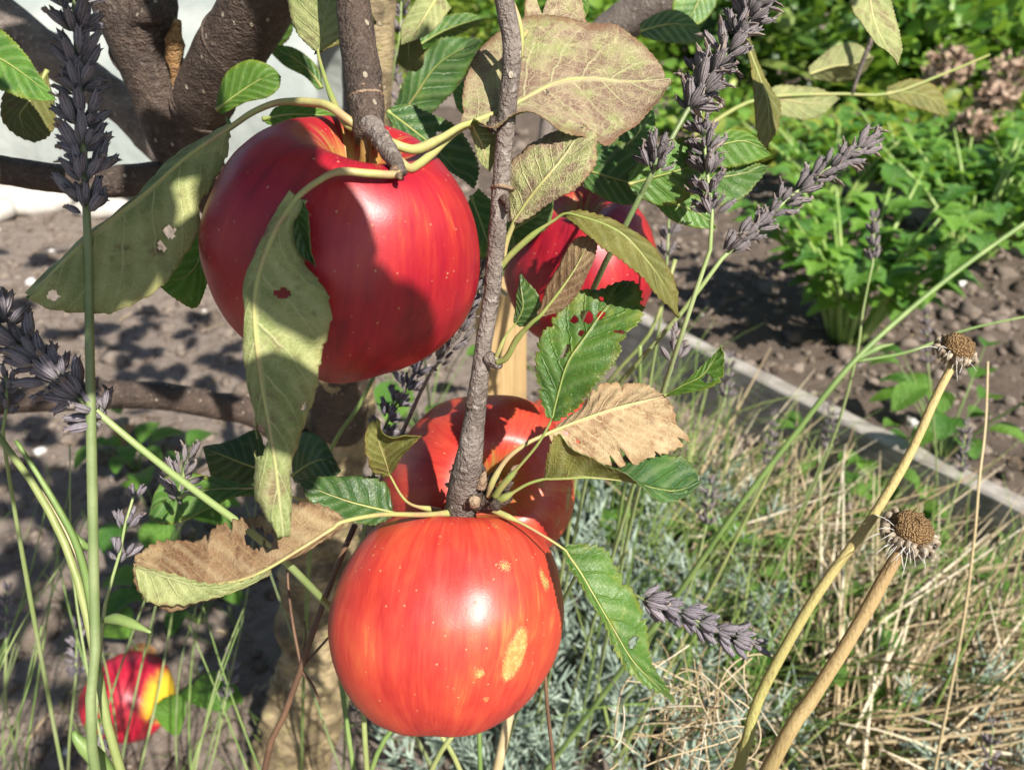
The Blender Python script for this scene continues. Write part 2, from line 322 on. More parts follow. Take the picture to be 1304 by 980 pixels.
# the drooping twig in the middle
mt = [(560, -420, .225), (598, -220, .230), (628, -80, .236), (641, -5, .240), (652, 60, .243), (645, 150, .246), (636, 260, .249), (628, 360, .252), (616, 440, .255), (606, 520, .258), (599, 575, .262), (592, 612, .268), (585, 660, .280)]
br('twig', mt, [.0030, .0029, .0028, .0029, .0030, .0029, .0028, .0028, .0026, .0027, .0034, .0050, .0058], BARK, seg=16, n=160, bump=.09, bscale=150)
br('bud', [(622, 455, .254), (631, 462, .252), (638, 467, .251)], [.0024, .0022, .0009], BARK, seg=10, n=10, bump=.12, bscale=300)
br('bud', [(640, 252, .246), (646, 262, .2445), (645, 272, .2445)], [.0014, .0013, .0005], BARKD, seg=8, n=8)
br('bud', [(628, 150, .2445), (625, 165, .243), (629, 170, .2425)], [.0012, .0012, .0004], BARKD, seg=8, n=8)
br('bud', [(601, 505, .2555), (597, 514, .2545), (599, 521, .2545)], [.0014, .0014, .0006], BARKD, seg=8, n=8)
br('spur', [(592, 632, .272), (615, 636, .272), (635, 634, .270), (648, 630, .268)], [.0050, .0042, .0040, .0022], BARKD, seg=12, n=20, bump=.16, bscale=260)
for (x, y, d, r, dx, dy) in ((464, 108, .2372, .0050, 3, 12), (465, 116, .2367, .0051, 2, 12), (466, 124, .2362, .0053, 2, 12), (457, 64, .239, .0039, 2, 12),
                             (598, 578, .2625, .0042, -3, 12), (595, 597, .2665, .0051, -3, 12), (593, 605, .268, .0056, -3, 12), (590, 622, .272, .0062, -3, 12), (484, 176, .227, .0031, 8, 10), (640, 240, .2485, .0037, -1, 12)):
    q = P(x, y, d); ax = (P(x + dx, y + dy, d) - q).normalized()
    tube('ring_scar', [q - ax * .0006, q - ax * .0003, q + ax * .0003, q + ax * .0006], [r * .93, r * 1.035, r * 1.035, r * .93], RING, tree, seg=18, n=5, bump=.05, bscale=500)

for (x, y, d, r, dx, dy) in ((254, 136, .384, .0140, 30, -55), (257, 130, .383, .0141, 30, -55), (262, 121, .381, .0142, 30, -55), (300, 52, .354, .0150, 32, -52), (178, 66, .378, .0136, -20, -50), (214, 150, .392, .0132, -12, -50)):
    q = P(x, y, d); ax = (P(x + dx, y + dy, d * .93) - q).normalized()
    tube('bark_ridge', [q - ax * .0009, q - ax * .0004, q + ax * .0004, q + ax * .0009], [r * .95, r * 1.012, r * 1.012, r * .95], BARKD, tree, seg=26, n=5, bump=.02, bscale=200)
WOUND = bark_mat('pruning_wound', (.30, .16, .06), (.46, .29, .13), (.12, .06, .03), ring=1.5, lamt=.2)
br('pruning_wound', [(226, 25, .364), (223, 45, .367), (220, 72, .372), (224, 105, .377), (226, 135, .382)], [.0014, .0046, .0034, .0020, .0005], WOUND, seg=10, n=24, bump=.3, bscale=160)
br('pruning_wound', [(160, 28, .366), (178, 24, .361), (198, 14, .360), (208, -4, .360)], [.0016, .0042, .0050, .002], BARKD, seg=10, n=20, bump=.4, bscale=160)
for k, (x, y, d, dx, dy, r, m) in enumerate(((612, 622, .266, 6, -22, .0016, RING), (622, 618, .268, 10, -16, .0020, BARKD), (632, 612, .270, 3, -20, .0010, RING), (640, 622, .266, 14, -8, .0014, BARKD), (606, 634, .266, -6, 12, .0018, RING), (650, 606, .272, 10, -14, .0012, RING), (628, 640, .264, 8, 8, .0018, BARKD), (617, 604, .268, -4, -16, .0007, BARKD))):
    br('bud', [(x, y, d), (x + dx * .5, y + dy * .6, d - .001), (x + dx, y + dy, d - .0005)], [r, r * 1.15, r * .3], m, seg=8, n=10, bump=.3, bscale=300)
for (x, y, d, dx, dy, r) in ((494, 196, .2205, 7, 5, .0013), (503, 214, .2165, -5, 6, .0011), (508, 222, .2145, 3, 7, .0009), (486, 186, .224, -6, 6, .0011)):
    br('bud', [(x, y, d), (x + dx * .5, y + dy * .6, d - .001), (x + dx, y + dy, d - .0005)], [r, r * 1.1, r * .3], RING, seg=8, n=8, bump=.25, bscale=300)
# ------------------------------------------------------------------ leaves of the apple tree
def leaf(mid, L, R, dl=0.0, dr=0.0, front='green', back='under', pet=None, petr=(.0011, .0011), petm=None, holes=(), bites=0.0, teeth=20, ser=1.0, wave=1.0, N=66, M=9, bulge=0.0, seed=0, label=None, vein=True, root=None):
    """mid: (px,py,depth) along the midrib; L, R: the two edges in photo pixels, their depths are the midrib's + dl / dr"""
    if holes: N, M, teeth = max(N, 128), 22, int(teeth * 1.25)
    wave *= 1.5
    rs = random.Random(seed * 17 + 3); m = crom(mid, N)
    def edge(E, dz):
        e = crom([(p[0], p[1], (p[2] if len(p) > 2 else 0.0)) for p in E], N); u = np.linspace(0, 1, N)
        env = np.sin(np.pi * np.clip(u, .02, .98)) ** .6
        pts = np.array([P(e[i, 0], e[i, 1], m[i, 2] + dz * env[i] + e[i, 2]) for i in range(N)])
        return pts
    C0 = np.array([P(*q) for q in m]); EL, ER = edge(L, dl), edge(R, dr)
    size = np.linalg.norm(C0[-1] - C0[0]); W = 2 * M + 1; V = np.zeros((N, W, 3)); uv = np.zeros((N, W, 2))
    per = max(2, N // teeth)
    for side, E, sg in ((-1, EL, -1), (1, ER, 1)):
        for i in range(N):
            wv = E[i] - C0[i]; wl = np.linalg.norm(wv) + 1e-9; wd = wv / wl; ph = (i % per) / per
            tooth = (ph - .35) * size * .024 * ser * (1 if wl > size * .02 else .2) * rs.uniform(.2, 1.5)
            b = bites * max(0, mn.noise(Vector((i * .21 + seed * 9.1, side * 5.0, seed))) - .12) * wl * 1.4
            e = E[i] + wd * (tooth - b)
            for j in range(M + 1):
                s = j / M; V[i, M + sg * j] = C0[i] * (1 - s) + e * s; uv[i, M + sg * j] = (i / (N - 1), .5 + sg * .5 * s)
    gu = np.gradient(V, axis=0); gw = np.gradient(V, axis=1); nr = np.cross(gu, gw); nr /= np.linalg.norm(nr, axis=2, keepdims=True) + 1e-12
    for i in range(N):
        for j in range(W):
            s = abs(j - M) / M; q = Vector(V[i, j]); f = math.sin(math.pi * min(1, i / (N - 1)))
            h = wave * size * (.028 * mn.noise(q * (2.6 / size) + Vector((seed, 0, 0))) * s + .014 * s * mn.noise(q * (7 / size) + Vector((0, seed, 0))) + .006 * math.cos(2 * math.pi * (uv[i, j, 0] * 7 - s * 1.55 + (.37 if j > M else 0))) * s * (1.1 - s) * f) + bulge * size * s * (1 - s)
            V[i, j] += nr[i, j] * h
    vid = lambda i, j: i * W + j
    faces = []
    for i in range(N - 1):
        for j in range(W - 1):
            uu, vv = (i + .5) / (N - 1), (j + .5 - M) / M; ok = True
            for (hu, hv, ru, rv) in holes:
                jag = 1 + .55 * mn.noise(Vector((uu * 38, vv * 11, seed + hu * 10)))
                if ((uu - hu) / ru) ** 2 + ((vv - hv) / rv) ** 2 < jag: ok = False
            if ok: faces.append((vid(i, j), vid(i + 1, j), vid(i + 1, j + 1), vid(i, j + 1)))
    # turn the sheet so that the chosen half (default: the broader one) shows its 'front' side to the viewer
    VV = V.reshape(-1, 3); eye = np.array([0, 0, CAM_H]); sums = []
    for sl in (slice(0, M), slice(M + 1, W)):
        sums.append(np.einsum('ijk,ijk->ij', np.cross(gu, gw)[:, sl], eye - V[:, sl]).sum())
    pick = {'L': 0, 'R': 1}.get(root, 0 if abs(sums[0]) > abs(sums[1]) else 1)
    if sums[pick] < 0: faces = [f[::-1] for f in faces]
    me = mesh_data('leaf', VV, faces, [LM[front], LM[back]])
    ul = me.uv_layers.new(name='uv'); li = np.zeros(len(me.loops), np.int32); me.loops.foreach_get('vertex_index', li)
    ul.data.foreach_set('uv', uv.reshape(-1, 2)[li].astype(np.float32).ravel())
    o = link('leaf', me, tree); sm = o.modifiers.new('thickness', 'SOLIDIFY'); sm.thickness = .00028; sm.offset = 0; sm.material_offset = 1; sm.material_offset_rim = 0
    if label: o['label'] = label
    pm = petm or (PET if front in ('under', 'mottle', 'brown', 'rust') or pet else PETG); pts = [P(*q) for q in (pet or [])]
    if vein:
        k = int(N * .9); mv = [Vector(V[i, M]) for i in range(0, k, 6)]
        pts = pts + mv if pts else mv
        r = [petr[0]] * max(1, len(pts) - len(mv)) + list(np.linspace(petr[1] * (.8 if front in ('under', 'mottle', 'brown', 'rust') else .5), .00015, len(mv)))
    else: r = [petr[0], petr[1]]
    if len(pts) > 1:
        ch = link('leaf_stalk', tube_mesh('leaf_stalk', pts, r, pm, seg=8, n=max(14, 4 * len(pts))), None)
        setparent(ch, o)
    return o

# L = edge on the left hand when walking from stalk to tip, as the photograph shows it
leaf([(297,160,.238),(236,202,.234),(189,243,.230),(115,300,.224),(75,338,.220),(36,376,.217)],
     [(293,158),(225,205),(175,250),(105,303),(65,342),(36,376)],
     [(290,150),(292,172),(288,200),(268,240),(254,262),(255,290),(236,325),(205,366),(155,394),(118,399),(68,394),(44,384),(36,376)], .012, .004, 'under', 'dark',
     pet=[(460,165,.233),(440,150,.232),(420,136,.233),(400,131,.236),(358,130,.241),(324,142,.239)], petr=(.0013,.0013), holes=[(.90,.55,.022,.16),(.44,.62,.02,.10),(.49,.66,.012,.07)], seed=1, ser=.4, teeth=12, bulge=.05, wave=1.2)
leaf([(378,252,.205),(352,290,.201),(329,350,.199),(324,404,.199),(332,482,.201),(343,545,.203),(352,600,.205),(361,683,.208)],
     [(376,251),(347,290),(324,350),(319,404),(327,482),(327,525),(319,590),(321,630),(340,662),(361,683)],
     [(382,254),(372,290),(390,335),(414,368),(421,405),(408,448),(396,499),(387,530),(378,556),(368,600),(365,640),(361,683)], .004, .010, 'under', 'dark',
     pet=[(510,212,.2180),(505,222,.216),(470,221,.2115),(430,219,.2085),(400,234,.206)], petr=(.0011,.0011), holes=[(.30,.35,.014,.11),(.62,.80,.012,.07),(.71,-.55,.05,.45)], seed=2, ser=.35, teeth=12, bulge=.08)
leaf([(382,252,.206),(378,268,.2055),(382,290,.2055),(393,322,.207),(402,340,.208)], [(380,253),(368,270),(365,292),(372,315),(402,340)], [(384,253),(393,272),(396,290),(397,312),(402,340)], -.001, -.004, 'dark', 'under', seed=3, N=40, teeth=8, vein=False)
leaf([(599,157,.246),(651,135,.252),(707,106,.258),(750,100,.262),(800,104,.264),(854,100,.262)],
     [(597,157),(589,132),(595,95),(612,58),(648,32),(700,25),(744,25),(784,34),(818,54),(845,78),(854,100)],
     [(600,160),(632,172),(673,148),(710,166),(754,180),(775,186),(796,165),(830,133),(854,100)], .012, -.014, 'mottle', 'green',
     pet=[(490,178,.226),(508,186,.225),(530,190,.228),(560,177,.235),(585,162,.242)], petr=(.0014,.0014), seed=4, ser=.45, teeth=34, holes=[(.40,.10,.006,.05)], bulge=.06, wave=1.2)
leaf([(600,160,.2475),(612,180,.249),(618,200,.250),(624,219,.251)], [(596,160),(603,180),(610,205),(624,219)], [(606,158),(634,170),(634,192),(624,219)], 0, .003, 'under', 'green', seed=5, N=40, teeth=10, pet=[(504,200,.220),(520,214,.222),(532,210,.227),(550,196,.235),(578,172,.244)], petr=(.0013,.0012))
leaf([(655,283,.252),(675,252,.248),(695,227,.245),(718,199,.245),(742,163,.248)], [(652,283),(649,240),(650,215),(686,179),(720,163),(742,163)], [(660,286),(700,258),(735,244),(756,219),(761,192),(757,166),(742,163)], .010, -.006, 'mottle', 'green', pet=[(640,330,.256),(644,310,.255)], seed=6, bulge=-.05, wave=1.5)
leaf([(690,20,.285),(700,45,.284),(720,70,.285),(740,110,.287)], [(705,-30),(735,-20),(745,20),(755,60),(740,110)], [(675,-30),(668,10),(672,50),(690,90),(740,110)], 0, 0, 'mottle', 'green', seed=7, N=40, pet=[(655,40,.245),(662,50,.26)], teeth=12)
tube('leaf_stalk', [P(650,0,.244), P(660,25,.245), P(664,50,.247), P(662,75,.249)], [.0010,.0009,.0008], PET, tree, n=14)
leaf([(720,272,.240),(754,280,.236),(794,299,.234),(828,337,.236),(850,370,.239),(866,403,.243)], [(722,268),(745,265),(780,278),(812,296),(838,326),(858,362),(866,403)], [(721,276),(740,292),(767,311),(796,334),(825,364),(848,390),(866,403)], .006, -.008, 'olive', 'under',
     pet=[(634,345,.252),(650,325,.249),(680,298,.245),(705,281,.242)], petr=(.0010,.0010), petm=PETG, seed=8, bulge=.06)
leaf([(688,402,.236),(712,372,.2335),(735,338,.233),(752,302,.235)], [(684,400),(698,368),(712,335),(730,306),(752,298)], [(694,403),(716,394),(738,370),(757,330),(760,306),(752,298)], .006, -.003, 'rust', 'olive', pet=[(632,462,.251),(645,455,.248),(658,432,.243),(676,412,.238)], petr=(.0010,.0009), petm=PETG, seed=9, N=50)
leaf([(657,412,.248),(666,392,.245),(664,370,.244),(662,350,.245)], [(654,410),(656,390),(659,368),(662,350)], [(662,416),(684,412),(689,390),(682,370),(662,350)], .002, -.002, 'dark', 'under', pet=[(630,458,.252),(636,445,.250),(645,426,.249)], petr=(.0007,.0007), petm=PETG, seed=10, N=44, teeth=10)
leaf([(703,533,.246),(717,479,.243),(727,455,.242),(744,431,.242),(767,398,.244),(800,357,.248)], [(698,530),(686,490),(684,440),(698,412),(724,386),(740,370),(762,371),(786,362),(800,357)], [(708,538),(734,520),(762,485),(785,455),(795,428),(815,408),(819,385),(812,362),(800,357)], .004, -.006, 'green', 'under',
     pet=[(630,632,.264),(640,618,.260),(660,595,.255),(685,565,.250)], petr=(.0011,.0010), petm=PETG, seed=11, holes=[(.66,-.30,.035,.20),(.60,-.55,.02,.12),(.72,.02,.03,.10),(.56,-.16,.02,.08),(.42,-.22,.05,.07),(.80,-.4,.015,.1),(.64,.8,.01,.2)], bites=.25)
leaf([(697,552,.262),(731,538,.264),(775,522,.266),(808,513,.268),(848,504,.270)], [(700,549),(737,518),(753,497),(772,488),(808,485),(830,491),(848,504)], [(703,556),(737,580),(765,592),(800,594),(836,580),(878,562),(862,541),(858,522),(848,504)], .010, -.006, 'brown', 'brown',
     pet=[(622,632,.268),(628,612,.264),(645,585,.262),(670,565,.261)], petr=(.0011,.0011), seed=12, holes=[(.14,.25,.02,.08),(.20,.5,.015,.05)], bites=.45, wave=1.6, label='dry tan brown leaf with pale veins')
leaf([(846,504,.270),(869,491,.268),(896,476,.266),(920,440,.265)], [(846,503),(868,489),(895,465),(912,448),(920,440)], [(846,505),(872,501),(902,494),(919,482),(921,460),(920,440)], 0, -.004, 'bright', 'under', seed=13, N=44, teeth=10, bites=.2, holes=[(.55,.4,.06,.3)], petr=(.0007,.0006))
leaf([(692,610,.258),(725,609,.255),(753,608,.254),(800,613,.254),(835,622,.257),(865,624,.261),(892,611,.265)], [(694,606),(697,578),(710,552),(730,572),(760,590),(800,607),(830,632),(852,639),(877,630),(892,611)], [(696,605),(730,596),(782,590),(825,563),(850,578),(872,582),(889,598),(892,611)], -.006, .012, 'dark', 'olive',
     pet=[(628,640,.268),(645,632,.264),(670,617,.260)], petr=(.0013,.0011), petm=PETG, seed=14, holes=[(.80,-.1,.02,.16),(.90,-.4,.015,.2)], wave=.8, N=80, root='R')
leaf([(718,699,.262),(738,727,.258),(760,765,.255),(784,806,.254),(810,846,.255),(860,894,.258)], [(720,695),(745,691),(773,699),(786,722),(801,745),(817,775),(824,805),(828,840),(846,870),(860,894)], [(716,700),(732,728),(752,770),(775,812),(797,850),(830,876),(860,894)], .006, -.004, 'green', 'olive',
     pet=[(625,648,.274),(660,664,.268),(692,682,.264)], petr=(.0011,.0010), seed=15, bites=.3, holes=[(.62,-.35,.03,.2)], label='curled green leaf with browned tip')
leaf([(437,664,.232),(382,699,.228),(333,728,.226),(295,741,.225),(257,744,.225),(222,733,.226),(173,716,.228)], [(436,667),(388,702),(347,730),(312,748),(278,762),(225,771),(187,765),(172,735),(173,716)], [(432,655),(416,645),(392,640),(368,642),(326,655),(291,661),(264,673),(250,688),(222,690),(201,694),(180,704),(173,716)], .006, .008, 'rust', 'under',
     pet=[(590,652,.282),(540,655,.262),(485,655,.243)], petr=(.0013,.0012), seed=16, holes=[(.42,.62,.045,.22),(.36,.45,.02,.16)], bites=.25, wave=1.6, label='withered rust brown leaf, green along one edge')
leaf([(172,722,.226),(222,737,.2245),(257,748,.224),(300,748,.2245),(345,728,.2258)], [(173,720),(220,731),(257,741),(300,741),(345,725)], [(172,726),(186,764),(225,770),(280,761),(345,730)], 0, -.002, 'under', 'under', seed=17, N=40, vein=False, teeth=12)
leaf([(500,652,.275),(450,640,.268),(415,628,.264),(380,614,.262)], [(500,657),(478,668),(440,662),(400,642),(380,614)], [(500,645),(488,611),(450,607),(412,608),(380,614)], -.004, .006, 'dark', 'under', seed=18, pet=[(585,655,.283),(540,660,.28)], bites=.2)
leaf([(340,600,.36),(310,590,.35),(285,580,.345),(258,570,.34)], [(340,610),(310,622),(275,618),(258,570)], [(338,570),(325,548),(300,558),(258,570)], 0, .01, 'dark', 'under', seed=19, N=50)
leaf([(372,605,.36),(395,590,.35),(415,585,.345),(434,600,.345)], [(372,585),(385,550),(412,560),(434,600)], [(374,614),(395,616),(420,612),(434,600)], .005, -.005, 'dark', 'under', seed=20, N=50)
leaf([(330,622,.33),(300,622,.325),(262,624,.32),(205,640,.318),(188,660,.32)], [(330,630),(300,634),(262,650),(215,668),(188,660)], [(330,618),(300,612),(262,604),(212,606),(188,660)], -.004, .006, 'green', 'under', seed=21, N=50, pet=[(400,640,.40),(370,632,.36)])
leaf([(497,606,.272),(490,585,.266),(482,562,.263),(477,535,.262)], [(488,605),(472,598),(464,572),(466,552),(477,535)], [(500,600),(515,578),(538,553),(500,556),(477,535)], -.004, -.008, 'olive', 'dark', seed=22, N=50, wave=2.0, bites=.2, pet=[(560,650,.29),(520,640,.28)])
leaf([(285,270,.30),(262,305,.295),(245,345,.292),(204,366,.29)], [(280,262),(250,296),(228,335),(204,366)], [(290,285),(268,350),(251,391),(228,384),(204,366)], 0, 0, 'bright', 'green', seed=23, N=50)
leaf([(-40,60,.30),(0,75,.297),(35,98,.295),(72,128,.293)], [(-30,30),(0,36),(32,68),(56,104),(72,128)], [(-40,110),(0,116),(35,126),(72,128)], 0, -.004, 'green', 'under', seed=24, N=50)
leaf([(60,90,.33),(40,125,.326),(25,150,.324),(44,182,.322)], [(68,130),(72,158),(60,176),(44,182)], [(20,100),(2,122),(2,150),(20,172),(44,182)], 0, 0, 'olive', 'under', seed=25, N=40, teeth=10)
leaf([(276,140,.34),(305,118,.336),(335,100,.334),(358,98,.335)], [(276,122),(290,92),(318,77),(345,84),(358,98)], [(282,146),(310,132),(340,124),(355,112),(358,98)], 0, 0, 'bright', 'green', seed=26, N=44, ser=.5)
leaf([(335,152,.315),(365,146,.312),(395,146,.312),(432,148,.315)], [(342,150),(360,133),(395,133),(432,148)], [(340,158),(370,166),(400,164),(432,148)], 0, 0, 'bright', 'green', seed=27, N=44)
leaf([(306,80,.42),(335,52,.42),(360,28,.42),(380,18,.42)], [(306,72),(325,45),(352,12),(380,18)], [(312,82),(340,70),(368,50),(380,18)], 0, .01, 'green', 'bright', seed=28, N=36)
leaf([(410,112,.40),(395,92,.40),(370,72,.40),(338,60,.40)], [(405,116),(388,98),(362,84),(338,60)], [(412,108),(402,82),(372,60),(338,60)], 0, 0, 'green', 'bright', seed=29, N=36, ser=.4)
leaf([(405,66,.262),(412,35,.262),(420,0,.264),(428,-50,.268)], [(398,64),(376,40),(366,0),(372,-40),(428,-50)], [(412,64),(436,45),(444,5),(440,-40),(428,-50)], .006, -.002, 'under', 'dark', pet=[(458,166,.233),(440,158,.234),(424,128,.242),(412,94,.252)], petr=(.0010,.0009), petm=PETG, seed=30, N=50)
leaf([(470,10,.30),(445,25,.298),(425,40,.30),(400,70,.30)], [(480,30),(450,48),(425,60),(400,70)], [(470,-30),(440,-10),(415,10),(400,70)], 0, 0, 'olive', 'dark', seed=31, N=36)
leaf([(494,142,.30),(525,165,.298),(555,190,.297),(603,240,.298)], [(498,136),(524,134),(552,148),(580,161),(602,190),(610,216),(603,240)], [(492,148),(520,182),(551,208),(578,224),(603,240)], .004, -.004, 'dark', 'green', seed=32, holes=[(.45,-.45,.02,.08)])
leaf([(560,-10,.36),(545,15,.357),(530,38,.355),(511,58,.355)], [(545,-20),(522,10),(511,35),(511,58)], [(575,10),(560,30),(540,48),(511,58)], 0, 0, 'under', 'dark', seed=33, N=40)
leaf([(525,30,.37),(520,60,.37),(522,80,.37),(530,92,.37)], [(510,50),(507,75),(515,88),(530,92)], [(535,50),(540,70),(538,85),(530,92)], 0, 0, 'olive', 'dark', seed=34, N=30, teeth=8)
leaf([(530,60,.44),(560,42,.44),(590,30,.44),(622,22,.44)], [(530,50),(555,25),(590,17),(622,22)], [(534,66),(565,52),(595,40),(622,22)], 0, .01, 'green', 'bright', seed=35, N=40)
leaf([(500,165,.46),(530,120,.45),(560,80,.445),(612,50,.44)], [(495,150),(520,95),(560,50),(612,50)], [(510,180),(555,140),(590,100),(612,50)], 0, .01, 'dark', 'bright', seed=36, N=50)
leaf([(640,110,.36),(620,125,.36),(600,130,.36),(576,118,.36)], [(640,140),(610,150),(585,142),(576,118)], [(636,95),(610,98),(590,104),(576,118)], 0, 0, 'green', 'bright', seed=37, N=36)
leaf([(740,215,.33),(775,225,.325),(800,232,.322),(832,240,.322)], [(742,190),(780,178),(815,195),(832,240)], [(745,240),(780,258),(810,260),(832,240)], 0, 0, 'dark', 'green', seed=38)
leaf([(790,190,.335),(808,175,.335),(822,155,.337),(832,130,.34)], [(780,180),(790,158),(812,140),(832,130)], [(800,205),(824,190),(834,165),(832,130)], 0, 0, 'green', 'bright', seed=39, N=40)
leaf([(800,235,.31),(835,225,.308),(870,215,.307),(900,200,.31)], [(800,220),(835,190),(875,175),(900,200)], [(805,245),(840,262),(880,250),(900,200)], 0, .004, 'green', 'under', seed=40)
leaf([(880,190,.335),(915,185,.333),(950,180,.333),(982,198,.336)], [(880,180),(915,166),(952,168),(982,198)], [(885,205),(920,213),(950,210),(982,198)], 0, 0, 'bright', 'green', seed=41)
leaf([(860,230,.34),(900,228,.337),(940,222,.336),(983,212,.338)], [(862,215),(900,210),(940,206),(983,212)], [(865,245),(905,262),(945,252),(983,212)], 0, -.004, 'green', 'under', seed=42)
leaf([(830,250,.325),(860,260,.322),(890,272,.321),(912,292,.322)], [(835,240),(865,242),(895,258),(912,292)], [(832,258),(855,280),(885,290),(912,292)], 0, 0, 'green', 'bright', seed=43, N=50)
leaf([(1105,-40,.30),(1108,5,.298),(1118,40,.298),(1143,84,.30)], [(1125,-40),(1138,5),(1149,45),(1143,84)], [(1090,-40),(1082,-5),(1098,28),(1143,84)], .003, -.006, 'under', 'bright', seed=44, N=50)
leaf([(948,50,.36),(966,95,.358),(978,135,.358),(978,190,.36)], [(952,46),(976,100),(993,130),(990,160),(978,190)], [(945,55),(958,95),(960,140),(966,178),(978,190)], .004, -.004, 'olive', 'dark', seed=45, N=50)
leaf([(815,40,.42),(845,32,.42),(870,32,.42),(898,48,.42)], [(815,30),(845,14),(875,18),(898,48)], [(818,48),(845,54),(875,56),(898,48)], 0, 0, 'dark', 'green', seed=46, N=40)
leaf([(900,-20,.45),(890,0,.45),(880,20,.45),(865,32,.45)], [(880,-30),(860,-5),(856,15),(865,32)], [(915,-10),(910,10),(892,30),(865,32)], 0, 0, 'green', 'bright', seed=47, N=36)
leaf([(735,-20,.31),(738,0,.31),(740,15,.31),(738,28,.31)], [(722,-20),(720,0),(726,18),(738,28)], [(748,-20),(750,0),(748,18),(738,28)], 0, 0, 'bright', 'green', seed=48, N=30, teeth=8)
leaf([(600,250,.34),(615,290,.335),(625,320,.333),(640,352,.333)], [(610,240),(640,270),(655,310),(640,352)], [(595,260),(600,300),(612,335),(640,352)], 0, 0, 'green', 'dark', seed=49, N=50)
leaf([(640,300,.345),(665,285,.343),(690,270,.342),(706,250,.343)], [(640,290),(665,268),(690,255),(706,250)], [(645,315),(675,305),(700,285),(706,250)], 0, 0, 'green', 'dark', seed=50, N=40)
leaf([(960,125,.62),(1000,128,.62),(1035,132,.62),(1070,125,.62)], [(960,118),(1000,108),(1040,112),(1070,125)], [(960,135),(1000,150),(1040,150),(1070,125)], 0, 0, 'under', 'green', seed=51, N=30)
leaf([(1030,95,.62),(1060,85,.62),(1085,82,.62),(1112,72,.62)], [(1030,85),(1060,60),(1090,55),(1112,72)], [(1035,100),(1065,105),(1095,98),(1112,72)], 0, .02, 'under', 'green', seed=52, N=30)
leaf([(1128,118,.62),(1160,118,.62),(1190,128,.62),(1210,148,.62)], [(1128,112),(1160,100),(1195,112),(1210,148)], [(1130,125),(1160,135),(1190,145),(1210,148)], 0, 0, 'olive', 'green', seed=53, N=30)
br('twig', [(880,175,.60), (960,128,.615), (1060,120,.62), (1130,120,.62), (1200,95,.62), (1260,70,.63)], [.0018, .0016, .0013, .0012, .0009], PETG, seg=6, n=24)
br('twig', [(1085,120,.62), (1098,80,.61), (1112,40,.60), (1122,-40,.58)], [.0014, .0018, .002, .0022], BARK, seg=6, n=14)
# crown out of the picture, above: it throws the dappled shade
def simple_leaf(seed, nl=6):
    """a cheap folded pointed leaf in local space, stem at 0, along +Y, length 1"""
    rs = random.Random(seed); V = []; F = []
    for i in range(nl + 1):
        u = i / nl; w = .33 * math.sin(math.pi * min(1, u * .94 + .03)) ** .8; z = -.22 * u * u + rs.uniform(-.02, .02)
        V += [(-w, u, z + .12 * w * rs.uniform(.5, 2)), (0, u, z), (w, u, z + .12 * w * rs.uniform(.5, 2))]
    for i in range(nl):
        a = i * 3
        for q in ((a, a + 1, a + 4, a + 3), (a + 1, a + 2, a + 5, a + 4)): F += [(q[0], q[1], q[2]), (q[0], q[2], q[3])]
    return np.array(V), np.array(F)
SL = [simple_leaf(k) for k in range(4)]
def foliage_mat(name, c1, c2, c3, trans=.35, tcol=(.3, .5, .03), rough=.45):
    t = NT(name); r = t.attr('rnd'); o = t.obj(); n = t.noise(25, o, 3.0)
    c = t.mix(t.ramp(r, .0, .85), c1, c2); c = t.mix(t.m('MULTIPLY', t.ramp(n, .5, .7), .5), c, c3); c = t.mix(t.m('GREATER_THAN', r, .94), c, c3)
    return t.done(t.translucent(t.bsdf(c, rough, .4, t.bump(t.noise(150, o), .4, .003)), t.mix(.5, c, tcol), trans))
CROWN = foliage_mat('crown_leaves', (.04, .10, .018), (.08, .17, .03), (.2, .2, .05))
def crown_leaves(spots, per, spread, size):
    pos, rot = [], []
    for (x, y, z) in spots:
        for k in range(per): pos.append((x + random.gauss(0, spread), y + random.gauss(0, spread), z + random.gauss(0, spread * .6)))
    return np.array(pos), rand_rot(len(pos), 1.2), RNG.uniform(size * .75, size * 1.25, len(pos))
